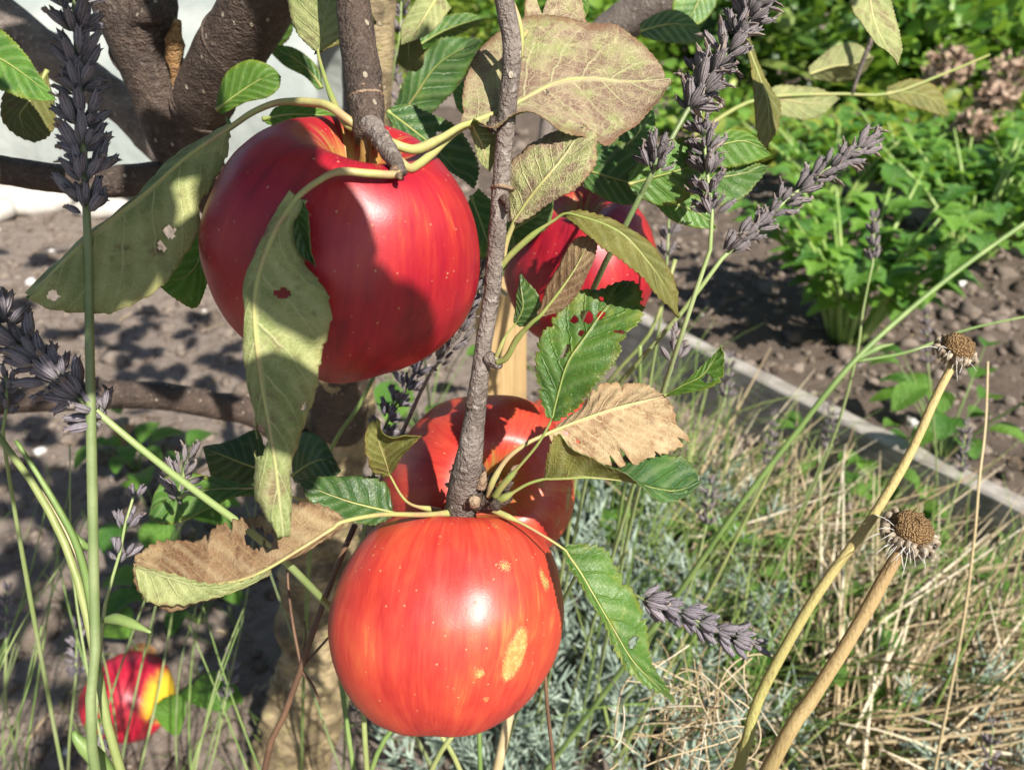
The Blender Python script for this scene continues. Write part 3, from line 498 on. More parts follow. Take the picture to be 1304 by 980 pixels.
# ------------------------------------------------------------------ apples
APROF = [(0, .50), (.05, .51), (.12, .59), (.21, .73), (.33, .835), (.48, .865), (.66, .785), (.83, .60), (.95, .33), (1.0, .02), (.945, -.30), (.81, -.58), (.62, -.80), (.43, -.905), (.28, -.885), (.16, -.82), (.05, -.77), (0, -.765)]
def pix_on(px, py, c, R):
    """point of the sphere (c,R) under a photo pixel"""
    o = Vector((0, 0, CAM_H)); d = (P(px, py, 1) - o).normalized(); oc = o - c; b = d.dot(oc); disc = b * b - oc.length_squared + R * R
    return o + d * (-b - math.sqrt(max(0, disc)))
def apple_mat(name, deep, red, orange, yellow, amt, scabs=(), cav=(.36, .26, .06), blush=None, rough=.40):
    t = NT(name); o = t.obj(); pol = t.attr('pol', 'Vector'); v = t.n('SeparateXYZ', None, i0=pol).outputs[2]
    st = t.noise(1.0, t.scale(pol, (7, 7, 5.0)), 5.0, .6, .6); st2 = t.noise(1.0, t.scale(pol, (24, 24, 9.0)), 5.0, .65, .4); big = t.noise(26, o, 3.0)
    st3 = t.noise(1.0, t.scale(pol, (64, 64, 15.0)), 4.0, .7, .3)
    f = t.m('ADD', t.m('MULTIPLY', t.m('SUBTRACT', st3, .5), .15), t.m('MULTIPLY', st, .46)); f = t.m('ADD', f, t.m('ADD', t.m('MULTIPLY', st2, .28), t.m('MULTIPLY', big, .76)))   # about .75 +- .2
    c = t.mix(t.ramp(f, .56, .76), deep, red); c = t.mix(t.m('MULTIPLY', t.ramp(f, .74 - amt * .1, .98 - amt * .1), .85), c, orange)
    c = t.mix(t.m('MULTIPLY', t.ramp(f, .90 - amt * .16, 1.12 - amt * .14), .8), c, yellow)
    if blush:
        bd = Vector(blush[0]).normalized(); dt = t.n('VectorMath', {'operation': 'DOT_PRODUCT'}, i0=t.n('VectorMath', {'operation': 'NORMALIZE'}, i0=o).outputs[0], i1=tuple(bd)).outputs['Value']
        c = t.mix(t.ramp(t.m('ADD', dt, t.m('MULTIPLY', t.m('SUBTRACT', f, .75), .35)), blush[1], blush[1] + .28), c, yellow)
    ca = t.ramp(t.m('ADD', v, t.m('MULTIPLY', t.m('SUBTRACT', st, .5),   .34)), .18, .03); c = t.mix(t.m('MULTIPLY', ca, .9), c, cav)
    vo = t.voro(330, o); l = t.ramp(vo.outputs['Distance'], .15, .07); rs = t.n('SeparateColor', None, i0=vo.outputs['Color']).outputs[0]
    l = t.m('MULTIPLY', l, t.m('GREATER_THAN', rs, .48)); c = t.mix(t.m('MULTIPLY', t.m('MULTIPLY', l, rs), .42), c, (.62, .42, .22))
    v2 = t.voro(58, o); dk = t.ramp(v2.outputs['Distance'], .11, .05); r2 = t.n('SeparateColor', None, i0=v2.outputs['Color']).outputs[1]
    c = t.mix(t.m('MULTIPLY', t.m('MULTIPLY', dk, t.m('GREATER_THAN', r2, .82)), .7), c, (.10, .03, .025))
    h = t.m('MULTIPLY', l, .25); rg = rough
    nz = t.n('VectorMath', {'operation': 'SCALE'}, i0=t.n('TexNoise', None, Scale=210.0, Detail=3.0).outputs[1], Scale=.0055).outputs[0]
    tot = None
    for (cx, cy, cz, r, ux, uy, uz, el) in scabs:
        dv = t.n('VectorMath', {'operation': 'SUBTRACT'}, i0=t.n('VectorMath', {'operation': 'ADD'}, i0=o, i1=nz).outputs[0], i1=(cx + .00275, cy + .00275, cz + .00275)).outputs[0]
        dd = t.n('VectorMath', {'operation': 'DOT_PRODUCT'}, i0=dv, i1=(ux, uy, uz)).outputs['Value']
        l2 = t.n('VectorMath', {'operation': 'DOT_PRODUCT'}, i0=dv, i1=dv).outputs['Value']
        q = t.m('SUBTRACT', l2, t.m('MULTIPLY', t.m('MULTIPLY', dd, dd), 1 - 1 / el ** 2)); m = t.ramp(t.m('SQRT', t.m('MAXIMUM', q, 0.0)), r * 1.08, r * .86)
        tot = m if tot is None else t.m('MAXIMUM', tot, m)
    if tot is not None:
        cr = t.noise(420, o, 4.0, .7); c = t.mix(tot, c, t.mix(t.ramp(cr, .35, .66), (.31, .19, .045), (.44, .32, .11)))
        c = t.mix(t.m('MULTIPLY', tot, t.ramp(t.voro(520, o, 'DISTANCE_TO_EDGE').outputs['Distance'], .07, .02)), c, (.30, .17, .06))
        h = t.m('ADD', h, t.m('MULTIPLY', tot, t.m('ADD', .35, cr))); rg = t.m('ADD', rough, t.m('MULTIPLY', tot, .35))
    rg = t.m('ADD', rg, t.m('MULTIPLY', t.m('SUBTRACT', t.noise(90, o, 4.0), .5), .14))
    h = t.m('ADD', h, t.m('ADD', t.m('MULTIPLY', t.noise(60, o, 3.0), .5), t.m('MULTIPLY', t.noise(1300, o, 2.0), .10)))
    return t.done(t.bsdf(c, rg, .5, t.bump(h, .35, .0009)))
STK = stalk_mat('apple_stalk_brown', (.24, .13, .035), (.36, .24, .06), 200)
CALX = stalk_mat('calyx_dry', (.09, .06, .04), (.16, .11, .07))
def apple(px, py, d, R, tilt, mat_args, label, stalk=None, flat=1.0, lob=.035, seed=0, loc=None, scab_px=(), nm='apple'):
    C = Vector(loc) if loc else P(px, py, d); ax = Vector(tilt).normalized(); Q = ax.to_track_quat('Z', 'Y').to_matrix()
    sc = []
    for (sx, sy, r, el, ang) in scab_px:
        q = pix_on(sx, sy, C, R * .985) - C; dirv = (P(sx + math.cos(ang), sy + math.sin(ang), d) - P(sx, sy, d)).normalized()
        sc.append((q.x, q.y, q.z, r * d / FPX, dirv.x, dirv.y, dirv.z, el))
    mat = apple_mat(nm + '_skin_%d' % seed, *mat_args[:5], scabs=sc, **(mat_args[5] if len(mat_args) > 5 else {}))
    pr = crom(APROF, 73); nt, ns = 112, len(pr); V, F, pol = [], [], []
    for i in range(ns):
        r, z = pr[i]; r = max(0, r); vv = i / (ns - 1)
        for j in range(nt):
            a = 2 * math.pi * j / nt; l = 1 + lob * (.35 + .65 * vv) * math.cos(5 * a + seed) + .10 * max(0, 1 - vv / .22) * math.cos(3 * a + seed * 3) + .03 * math.cos(2 * a + seed * 2) + .022 * math.cos(3 * a - seed)
            q = Vector((r * math.cos(a) * l, r * math.sin(a) * l, z * flat * (1 + .02 * math.cos(a + seed) * r) + .035 * r * math.cos(a - seed * 1.7)))
            q *= 1 + .03 * mn.noise(q * 1.5 + Vector((seed * 5, 0, 0))) + .007 * mn.noise(q * 5 + Vector((seed * 5, 0, 0)))
            V.append(Q @ (q * R)); pol.append((math.cos(a), math.sin(a), vv))
    F = [(i * nt + j, (i + 1) * nt + j, (i + 1) * nt + (j + 1) % nt, i * nt + (j + 1) % nt) for i in range(ns - 1) for j in range(nt)]
    me = mesh_data('apple', V, F, mat); at = me.attributes.new('pol', 'FLOAT_VECTOR', 'POINT'); at.data.foreach_set('vector', np.array(pol, np.float32).ravel())
    o = link('apple', me); o.location = C; tag(o, label, 'apple')
    base = C + Q @ Vector((0, 0, R * .53 * flat))
    if stalk:
        pts = [base] + [P(*s) for s in stalk]
        s = link('stalk', tube_mesh('stalk', pts, [.0017, .0014, .0016, .0021], STK, seg=10, n=20)); setparent(s, o)
    for k in range(5):
        a = 2 * math.pi * k / 5; b0 = Q @ (Vector((.05 * math.cos(a), .05 * math.sin(a), -.765 * flat)) * R); b1 = Q @ (Vector((.10 * math.cos(a), .10 * math.sin(a), -.86 * flat)) * R); b2 = Q @ (Vector((.04 * math.cos(a + .5), .04 * math.sin(a + .5), -.92 * flat)) * R)
        s = link('sepal', tube_mesh('sepal', [C + b0, C + b1, C + b2], [.0016, .0013, .0003], CALX, seg=6, n=8)); setparent(s, o)
    return o
CRIM = ((.16, .003, .013), (.28, .006, .017), (.38, .026, .018), (.48, .18, .035), .20)
ORNG = ((.30, .016, .014), (.41, .036, .022), (.47, .085, .032), (.54, .25, .07), .50)
up = Vector((0, 0, 1))
apple(440, 319, .250, .0402, (.24, -.05, .96), CRIM, 'large crimson apple behind a hanging grey green leaf', stalk=[(464, 205, .2335), (466, 185, .2325), (470, 168, .2325)], seed=1, flat=1.0)
apple(570, 783, .280, .0400, (.06, .62, .75), ORNG, 'orange red apple with a yellow scab patch, lowest of its cluster', stalk=[(598, 652, .297), (600, 645, .285), (600, 640, .276)], seed=2,
      scab_px=[(658, 833, 15, 2.2, 1.95), (690, 738, 7, 2.1, 1.2), (640, 722, 7, 1.2, 0), (611, 858, 5, 1.0, 0), (629, 674, 5, 1.1, 0), (619, 891, 3, 1, 0), (683, 848, 4, 2.5, 2.0), (696, 742, 5, 1.3, .9)], flat=1.0)
apple(612, 616, .342, .0392, (.26, -.76, .58), ORNG, 'orange red apple tucked behind the drooping twig, a pale scar down its side', stalk=[(640, 612, .312), (634, 622, .295), (628, 634, .274)], seed=3,
      scab_px=[(718, 640, 8, 2.6, 1.9), (705, 662, 7, 1.6, 1.9), (663, 570, 5, 1.3, 0), (690, 615, 5, 1.6, .5)], flat=1.0)
apple(738, 341, .372, .0366, (-.05, -.1, 1), CRIM, 'crimson apple partly hidden by small brown and green leaves', stalk=[(735, 250, .372), (738, 235, .372), (748, 215, .375)], seed=4)
apple(712, 556, .62, .0335, (0, .3, 1), ORNG, 'small orange apple peeping out behind the other fruit', stalk=[(712, 480, .63), (705, 440, .635), (700, 400, .62)], seed=5)
fa = G(172, 930); apple(172, 905, .86, .047, (-.8, .55, .25), ((.30, .008, .026), (.36, .010, .030), (.42, .02, .025), (.64, .42, .03), .3, dict(blush=((.95, -.12, .1), .66))), 'fallen apple, red with a yellow side, lying on the soil', seed=6, loc=(fa.x, fa.y + .012, .042))
# ------------------------------------------------------------------ lavender
def lav_mat(name, c1, c2, c3, ribs=1.0):
    t = NT(name); o = t.obj(); r = t.n('ObjectInfo').outputs['Random']; c = t.mix(r, c1, c2); sp = t.n('SeparateXYZ', None, i0=o)
    rib = t.m('SINE', t.m('MULTIPLY', t.m('ARCTAN2', sp.outputs[1], sp.outputs[0]), 8.0)); z = sp.outputs[2]
    c = t.mix(t.m('MULTIPLY', t.ramp(rib, -.2, 1.0), .55 * ribs), c, c3); c = t.mix(t.m('MULTIPLY', t.ramp(t.noise(5, o, 5.0, .7), .45, .7), .5), c, c3)
    c = t.mix(t.m('MULTIPLY', t.ramp(z, .35, .0), .55 * ribs), c, (.20, .21, .15))
    return t.done(t.bsdf(c, .85, .15, t.bump(t.m('ADD', t.m('MULTIPLY', rib, .5), t.noise(30, o, 4.0, .7)), .8, .0008), Sheen_Weight=.12))
LAVP = lav_mat('lavender_calyx', (.115, .095, .135), (.25, .213, .25), (.46, .42, .42))
LAVD = lav_mat('lavender_calyx_grey', (.095, .075, .090), (.20, .168, .180), (.40, .35, .335))
LAVT = lav_mat('lavender_dry_tip', (.20, .145, .13), (.36, .29, .24), (.12, .085, .085), 0.0)
LAVG = stalk_mat('lavender_stem', (.13, .175, .065), (.19, .23, .10), 60)
LAVGL = stalk_mat('lavender_stem_pale', (.22, .29, .10), (.28, .33, .15), 40)
def calyx_data(seed, mat, n=8):
    """ribbed dried calyx along +Z, 1 long, with a shrivelled corolla at its mouth"""
    rs = random.Random(seed); prof = [(0, .04), (.10, .08), (.32, .14), (.55, .165), (.75, .14), (.9, .105), (1.0, .13)]; V, F, mi = [], [], []
    bend = rs.uniform(-.12, .12)
    for (z, r) in prof:
        for j in range(n):
            a = 2 * math.pi * j / n; rr = r * (1.16 if j % 2 else .84); zz = z + (.07 * (1 if j % 2 else -1) if z > .95 else 0)
            V.append((rr * math.cos(a) + bend * z * z, rr * math.sin(a), zz))
    m = len(prof)
    for i in range(m - 1):
        for j in range(n): F.append((i * n + j, i * n + (j + 1) % n, (i + 1) * n + (j + 1) % n, (i + 1) * n + j)); mi.append(0)
    V.append((bend, 0, .80)); k = len(V) - 1
    for j in range(n): F.append((k, (m - 1) * n + j, (m - 1) * n + (j + 1) % n)); mi.append(0)
    px, py, pz = bend, 0, .82                    # corolla: crumpled little tube
    if seed % 5 > 2: return mesh_data('calyx', V, F, [mat, LAVT], True, mi)
    rings = [(0, .06), (.14, .075), (.28, .10), (.40, .04)]; b0 = len(V); dx, dy = rs.uniform(-1.1, 1.1), rs.uniform(-1.1, 1.1); ln = rs.uniform(.5, 1.2)
    for (z, r) in rings:
        for j in range(5):
            a = 2 * math.pi * j / 5; rr = r * rs.uniform(.3, 1.7); V.append((px + dx * z * ln + rr * math.cos(a), py + dy * z * ln + rr * math.sin(a), pz + z * ln + rs.uniform(-.03, .03)))
    for i in range(3):
        for j in range(5): F.append((b0 + i * 5 + j, b0 + i * 5 + (j + 1) % 5, b0 + (i + 1) * 5 + (j + 1) % 5, b0 + (i + 1) * 5 + j)); mi.append(1)
    F.append(tuple(b0 + 15 + j for j in range(5))); mi.append(1)
    return mesh_data('calyx', V, F, [mat, LAVT], True, mi)
CALP = [calyx_data(k, LAVP) for k in range(5)]; CALD = [calyx_data(20 + k, LAVD) for k in range(5)]
def to_ground(pts, dx=0.0, dy=.05):
    q = pts[-1]; d = (pts[-1] - pts[-2]).normalized(); h = q.z
    k = min(1.0, .14 / (math.hypot(d.x, d.y) * h / max(.25, -d.z) + 1e-6)); e = Vector((q.x + d.x * h / max(.25, -d.z) * k + dx * .5, q.y + d.y * h / max(.25, -d.z) * k + dy * .5, -.012))
    return pts + [q.lerp(e, .33) + d * .03 * h, q.lerp(e, .67) + d * .02 * h, e]
def lavender(spike, stem, label, cal=.0095, rad=.0016, meshes=None, whorl=.0075, per=8, spread=.78, stemr=.0014, smat=None, gaps=(), ground=(0, .06), root_at=None, onto=None):
    """spike: tip -> bottom, stem: on from there to the soil, as (px,py,depth)"""
    sp = [P(*q) for q in spike]; st = [P(*q) for q in stem]; full = to_ground(st, *ground) if root_at is None else st + [Vector(root_at)]
    root = onto or tag(empty('lavender_stalk', full[-1]), label, 'lavender', 'lavender stalks')
    tube('side_stem' if onto else 'stem', sp[:1] + sp[1:] + full, [stemr * .5] + [stemr] * 6, smat or LAVG, root, seg=8, n=60)
    L = sum((sp[i + 1] - sp[i]).length for i in range(len(sp) - 1)); n = max(2, int(L / (whorl * 1.08))); pts = crom([tuple(q) for q in sp], n + 1); t, A, B = frames(pts)
    cal *= .84; whorl *= .84; per = round(per * 1.6); mm = meshes or CALP; rs = random.Random(len(label) * 7 + int(spike[0][0]))
    for i in range(n + 1):
        f = i / n
        if any(g0 < f < g1 for g0, g1 in gaps): continue
        k = per if i > 0 else 4; off = rs.random() * 6
        for j in range(k):
            a = off + 2 * math.pi * (j + rs.uniform(-.3, .3)) / k; rad_d = Vector(A[i] * math.cos(a) + B[i] * math.sin(a)); axd = -Vector(t[i])
            sp_ = spread * rs.uniform(.35, 1.55) * (1 if i > 0 else .4); z = (axd * math.cos(sp_) + rad_d * math.sin(sp_)).normalized()
            c = bpy.data.objects.new('calyx', mm[rs.randrange(len(mm))]); COL.objects.link(c)
            s = cal * rs.uniform(.6, 1.15) * (.85 if i == 0 else 1)
            loc = Vector(pts[i]) + rad_d * rad * rs.uniform(.4, 1.6) + axd * rs.uniform(-.30, .30) * whorl
            c.parent = root; c.matrix_parent_inverse = Matrix.Translation(-root.location)
            c.rotation_mode = 'QUATERNION'; c.rotation_quaternion = z.to_track_quat('Z', 'Y') ; c.location = loc; c.scale = (s, s, s)
    return root
lavender([(92,-70,.218),(97,40,.219),(104,150,.221),(110,262,.222)], [(112,290,.222),(114,420,.224),(116,540,.226),(119,700,.228),(122,850,.230),(126,1010,.232)], 'thick upright grey purple lavender spike on a straight green stem, before the dark branch', cal=.0098, whorl=.0072, per=8, stemr=.00145)
lv2 = lavender([(-45,370,.232),(10,425,.230),(70,480,.229),(128,528,.228)], [(140,540,.228),(185,575,.232),(235,615,.238),(290,655,.246),(350,702,.256),(425,778,.30),(470,830,.36)], 'lavender spike lying across the lower bare branch, leaning away from its stem', cal=.0105, whorl=.0072, per=8, stemr=.0013, smat=LAVGL, ground=(.05, .10))
lv3 = lavender([(985,-40,.272),(955,20,.270),(920,75,.268),(880,135,.268)], [(866,155,.267),(845,195,.266),(815,250,.268),(785,310,.275),(755,370,.30),(700,520,.40),(690,640,.48)], 'biggest dark lavender spike, rising above the apple half hidden by small leaves', cal=.0092, whorl=.0062, per=9, meshes=CALD, stemr=.0012, ground=(.02, .1))
lavender([(838,185,.262),(834,212,.263)], [(834,214,.264),(826,228,.2645),(815,250,.268)], 'small side whorl of lavender below the biggest dark spike', cal=.0072, whorl=.006, per=6, meshes=CALD, stemr=.0007, root_at=P(815,250,.268), spread=.8, onto=lv3)
lavender([(884,90,.300),(893,150,.300),(900,215,.300),(906,268,.300)], [(909,285,.300),(905,315,.302),(888,365,.306),(870,420,.31),(850,480,.33),(800,640,.40)], 'narrow upright lavender spike beside green leaves with yellow edges', cal=.0088, whorl=.0062, per=8, meshes=CALD, stemr=.0011, smat=LAVGL, ground=(.0, .1))
lavender([(1112,178,.335),(1065,208,.332),(1010,248,.330),(930,318,.328)], [(905,350,.328),(885,375,.330),(862,405,.335),(810,465,.35),(770,520,.38),(740,640,.46)], 'slanting lavender spike pointing at the leafy celery', cal=.0092, whorl=.0070, per=6, meshes=CALD, spread=.5, stemr=.0011, smat=LAVGL, gaps=((.80, .88),), ground=(0, .1))
lavender([(862,432,.33),(858,455,.33)], [(856,468,.33),(848,490,.335),(830,560,.37),(800,680,.45)], 'little lavender whorl over the timber edging beside a curled leaf', cal=.0075, whorl=.007, per=4, meshes=CALD, stemr=.0010, smat=LAVGL, spread=.6)
lavender([(1113,278,.56),(1112,330,.56)], [(1108,350,.56),(1098,400,.57),(1090,455,.58),(1060,560,.62),(1000,700,.70)], 'short lavender spike standing before the celery', cal=.0085, whorl=.007, per=6, meshes=CALD, stemr=.0011, smat=LAVGL, spread=.35)
lavender([(960,818,.312),(905,798,.310),(860,776,.309),(822,764,.308)], [(815,760,.309),(798,752,.315),(770,740,.33),(735,730,.36)], 'violet lavender spike lying level above the curly dry straw', cal=.0090, whorl=.0064, per=8, spread=.5, stemr=.0009, ground=(-.03, .1))
lavender([(170,632,.30),(160,665,.30),(152,708,.30)], [(149,722,.30),(140,745,.302),(131,790,.305),(124,880,.32),(118,1000,.34)], 'small purple lavender spike beside a withered rust brown leaf', cal=.0080, whorl=.0085, per=5, stemr=.0009, smat=LAVGL)
lavender([(238,585,.262),(232,612,.258),(228,632,.255)], [(240,628,.250),(262,635,.247),(290,655,.247)], 'tiny lavender whorl on the leaning stem by dark leaves', cal=.0075, whorl=.007, per=5, stemr=.0007, meshes=CALD, root_at=P(290,655,.247), onto=lv2)
lavender([(540,455,.36),(520,490,.36),(500,520,.36),(488,552,.36)], [(480,580,.365),(470,640,.38),(450,760,.45)], 'lavender spike wedged between the crimson apple and the fruit below', cal=.0085, whorl=.0068, per=7, stemr=.0011)
lavender([(612,345,.29),(600,385,.295),(585,425,.30),(560,458,.31)], [(540,490,.32),(515,545,.335),(490,600,.35),(470,680,.39)], 'faded papery lavender spike behind the drooping twig', cal=.0080, whorl=.0075, per=4, meshes=CALD, stemr=.0010, spread=.4, smat=BARK)
for (x, y, d, h, dx, lb) in ((512, 10, .52, 60, 8, 'blurred lavender spike beside the pale upright trunk'), (510, 130, .55, 45, -4, 'blurred lavender spike below drooping green leaves'), (497, 75, .55, 40, 0, 'blurred lavender tuft between the trunk and green leaves'), (852, 300, .48, 45, 6, 'blurred lavender spike right of the half hidden crimson apple'), (8, 780, .62, 60, 0, 'dim lavender spike over the dark soil by thin stems'),
                          (98, 830, .60, 60, 5, 'dim lavender spike over the fallen apple'), (292, 860, .62, 50, 12, 'drooping lavender spike between the fallen apple and the trunk'), (128, 955, .50, 32, 0, 'ragged lavender spike before the fallen apple'), (1180, 430, .9, 60, -5, 'far lavender spike over the bed soil'), (1060, 545, .9, 55, 25, 'faint lavender spike against the timber edging'), (985, 560, .9, 60, 25, 'faded lavender spike by the timber edging'), (930, 480, .8, 50, 20, 'grey lavender spike at the far end of the edging'),
                          (1230, 570, .8, 60, 18, 'pale lavender spike above the straw'), (1265, 955, .6, 60, 20, 'lavender spike low in the straw'), (905, 640, .62, 50, 15, 'thin lavender spike above the grey green tuft'), (8, 500, .30, 40, -2, 'small lavender whorl at the tip of the lower branch')):
    lavender([(x, y - h / 2, d), (x - dx * .3, y + h / 2, d)], [(x - dx * .5, y + h / 2 + 12, d), (x - dx * 2, y + h / 2 + 90, d * 1.05)], lb, cal=.0095 if d > .4 else .007, whorl=.0085, per=5, meshes=CALD if x > 400 else CALP, stemr=.0010, smat=LAVGL, ground=(-dx * .006, .1))

# ------------------------------------------------------------------ dry composite heads on bare stalks
th0 = NT('seed_head_tan'); _o = th0.obj(); _v = th0.voro(1500, _o); HEADT = th0.done(th0.bsdf(th0.mix(th0.ramp(_v.outputs['Distance'], .1, .6), th0.mix(th0.noise(500, _o), (.50, .34, .16), (.36, .22, .09)), (.14, .08, .035)), .8, .2, th0.bump(_v.outputs['Distance'], 1.0, -.0012)))
HEADG = stalk_mat('seed_head_bracts', (.17, .13, .09), (.34, .28, .20), 260)
def streak_mat(name, c1, c2, c3):
    t = NT(name); o = t.obj(); a = t.noise(1.0, t.scale(o, (900, 900, 50)), 5.0, .65, .3); b_ = t.noise(14, o, 3.0); z = t.n('SeparateXYZ', None, i0=o).outputs[2]
    c = t.mix(t.ramp(z, .42, .66), c3, t.mix(t.ramp(b_, .35, .65), c1, c2)); c = t.mix(t.m('MULTIPLY', t.ramp(a, .5, .3), .5), c, (.20, .13, .06)); c = t.mix(t.m('MULTIPLY', t.ramp(t.noise(160, o, 5.0, .7), .62, .72), .5), c, (.14, .08, .04))
    return t.done(t.bsdf(c, .6, .3, t.bump(a, .8, .0009)))
STALKA = streak_mat('dry_stalk_yellow', (.46, .35, .15), (.40, .30, .13), (.25, .28, .07))
STALKB = streak_mat('dry_stalk_brown', (.30, .18, .085), (.38, .25, .12), (.30, .25, .10))
FLUFF = stalk_mat('seed_fluff', (.62, .60, .55), (.7, .68, .62))
def dry_head(cx, cy, d, r, tilt, stalk, rad, mat, label, fluff=12, seed=0):
    rs = random.Random(seed); C = P(cx, cy, d); pts = [C] + [P(*q) for q in stalk]; full = to_ground(pts, -.03, .06)
    root = tag(empty('dry_flower_stalk', full[-1]), label, 'dried flower', 'dry flower heads')
    tube('stem', full, rad, mat, root, seg=12, n=90, bump=.10, bscale=120)
    ax = Vector(tilt).normalized(); Q = ax.to_track_quat('Z', 'Y').to_matrix(); V, F = [], []
    prof = [(0, .62), (.35, .60), (.62, .48), (.80, .22), (.82, .0), (.62, -.25), (.36, -.5), (.2, -.72)]; n = 28
    pr = crom(prof, 22)
    for i, (a_, z_) in enumerate(pr):
        for j in range(n):
            a = 2 * math.pi * j / n; q = Vector((a_ * math.cos(a), a_ * math.sin(a), z_)); q *= 1 + .10 * mn.noise(q * 6 + Vector((seed, 0, 0))) + (.06 * rs.uniform(-1, 1) if z_ > .15 else 0); V.append(C + Q @ (q * r))
    F = [(i * n + j, (i + 1) * n + j, (i + 1) * n + (j + 1) % n, i * n + (j + 1) % n) for i in range(len(pr) - 1) for j in range(n)]
    link('seed_disc', mesh_data('seed_disc', V, F, HEADT), root)
    for k in range(26):
        a = 2 * math.pi * k / 26 + rs.uniform(-.1, .1); ca, sa = math.cos(a), math.sin(a); o = rs.uniform(.85, 1.15)
        b = [Vector((.18 * ca, .18 * sa, -.75)), Vector((.62 * ca * o, .62 * sa * o, -.42)), Vector((.95 * ca * o, .95 * sa * o, rs.uniform(-.1, .15))), Vector((1.0 * ca * o, 1.0 * sa * o, rs.uniform(-.5, -.2))), Vector((.8 * ca * o, .8 * sa * o, rs.uniform(-.8, -.5)))]
        tube('bract', [C + Q @ (q * r) for q in b], [r * .12, r * .17, r * .15, r * .10, r * .05], HEADG, root, seg=5, n=12)
    for k in range(fluff):
        a = rs.uniform(2.4, 4.4); e = rs.uniform(-.5, .6); s = C + Q @ (Vector((.8 * math.cos(a), .8 * math.sin(a), e * .6 - .1)) * r); dv = (Q @ Vector((math.cos(a + rs.uniform(-.4, .4)), math.sin(a + rs.uniform(-.4, .4)), e))) * r * rs.uniform(.5, 1.4)
        tube('seed_hair', [s, s + dv * .5 + Vector((rs.uniform(-.001, .001), 0, .001)), s + dv + Vector((rs.uniform(-.002, .002), 0, rs.uniform(-.002, .001)))], [.00012, .00010, .00006], FLUFF, root, seg=4, n=6)
    return root
dry_head(1219, 443, .298, .0072, (.18, -.25, 1), [(1214, 462, .298), (1192, 505, .298), (1160, 575, .298), (1110, 660, .298), (1055, 735, .299), (1005, 815, .301), (962, 900, .304), (938, 985, .308)], [.0015, .0018, .0022, .0023, .0024, .0024, .0025, .0026], STALKA, 'dry flower head on a tall yellow stalk, its disc bare and tan', fluff=9, seed=3)
dry_head(1160, 675, .285, .0088, (.12, -.2, 1), [(1146, 702, .285), (1132, 725, .286), (1110, 765, .287), (1075, 825, .288), (1030, 895, .290), (975, 985, .293)], [.0022, .0028, .0030, .0031, .0033, .0034], STALKB, 'ragged dry flower head on a shorter thick brown stalk', fluff=26, seed=8)
# ------------------------------------------------------------------ single stems and blades that stand out
GRASS1 = stalk_mat('green_stem', (.12, .19, .05), (.19, .26, .08), 40)
GRASS2 = stalk_mat('olive_stem', (.19, .23, .075), (.27, .29, .11), 40)
BRST = stalk_mat('brown_stem', (.10, .055, .035), (.16, .09, .05), 60)
STRAWS = stalk_mat('straw_stem', (.52, .42, .24), (.44, .34, .18), 60)
def stem(name, pts, rad, mat, label, cat, ground=(0, .05), group=None, sides=()):
    st = to_ground([P(*q) for q in pts], *ground); root = tag(empty(name, st[-1]), label, cat, group)
    tube('stem', st, rad, mat, root, seg=8, n=60)
    for (sp, r, nm, m) in sides: tube(nm, [P(*q) for q in sp], r, m or mat, root, seg=6, n=20)
    return root
stem('grass_stem', [(-40,500,.262),(0,558,.260),(48,625,.258),(88,705,.256),(112,790,.256),(130,880,.258),(160,1000,.262)], [.0010,.0014,.0017,.0020,.0020,.0020,.0020], GRASS2, 'thickest pale green stem with leafy joints, bending past the fallen apple', 'stem',
     sides=[([(122,855,.256),(118,780,.250),(100,700,.246),(70,640,.243),(20,560,.24)], [.0015,.0013,.0010,.0006], 'side_stem', GRASS1), ([(128,790,.255),(150,788,.250),(175,797,.246),(192,805,.244)], [.0008,.0018,.0017,.0004], 'stem_leaf', GRASS1), ([(118,700,.252),(102,690,.25),(93,675,.25)], [.0008,.0014,.0003], 'stem_leaf', GRASS1), ([(140,985,.26),(118,960,.256),(98,940,.253),(94,930,.253)], [.0022,.0030,.0026,.0008], 'stem_leaf', GRASS1), ([(125,830,.255),(110,740,.26),(70,650,.27),(20,590,.28)], [.0007,.0006,.0005], 'dry_stem', STRAWS)])
stem('brown_stem', [(452,668,.300),(430,720,.302),(400,800,.306),(382,855,.310),(362,910,.315),(335,990,.322)], [.0011,.0013,.0015,.0016,.0017], BRST, 'thin dark brown forked stem before the mossy trunk', 'stem',
     sides=[([(383,852,.31),(400,832,.309),(423,806,.308)], [.0007,.0004], 'side_stem', None), ([(384,850,.31),(374,800,.31),(367,745,.31),(366,690,.312)], [.0007,.0004], 'side_stem', None), ([(385,855,.31),(398,872,.308),(408,894,.308)], [.0007,.0003], 'side_stem', None), ([(384,840,.31),(389,812,.309),(388,790,.309)], [.0006,.0003], 'side_stem', None)])
stem('grass_stem', [(1330,270,.52),(1304,285,.52),(1200,360,.51),(1092,455,.50),(1010,555,.51),(930,660,.53),(860,760,.57)], [.0016,.0018,.0021,.0023,.0022], GRASS1, 'long green stem running diagonally before the bed', 'stem',
     sides=[([(1092,457,.50),(1118,443,.50),(1138,438,.50)], [.0012,.0022,.0004], 'stem_leaf', GRASS1), ([(1092,460,.50),(1160,447,.51),(1230,420,.52),(1320,400,.53)], [.0011,.0009,.0007], 'side_stem', GRASS1)])
stem('grass_stem', [(1150,600,.55),(1090,640,.55),(1000,560,.60),(960,640,.62),(900,760,.66)][2:], [.0014,.0016,.0018], GRASS2, 'shorter green stem rising out of the grey green tuft', 'stem')
stem('grass_stem', [(860,330,.45),(830,420,.46),(780,480,.48),(745,540,.52),(720,700,.60)], [.0012,.0014,.0015], GRASS2, 'pale green stem behind the holed green leaf', 'stem')
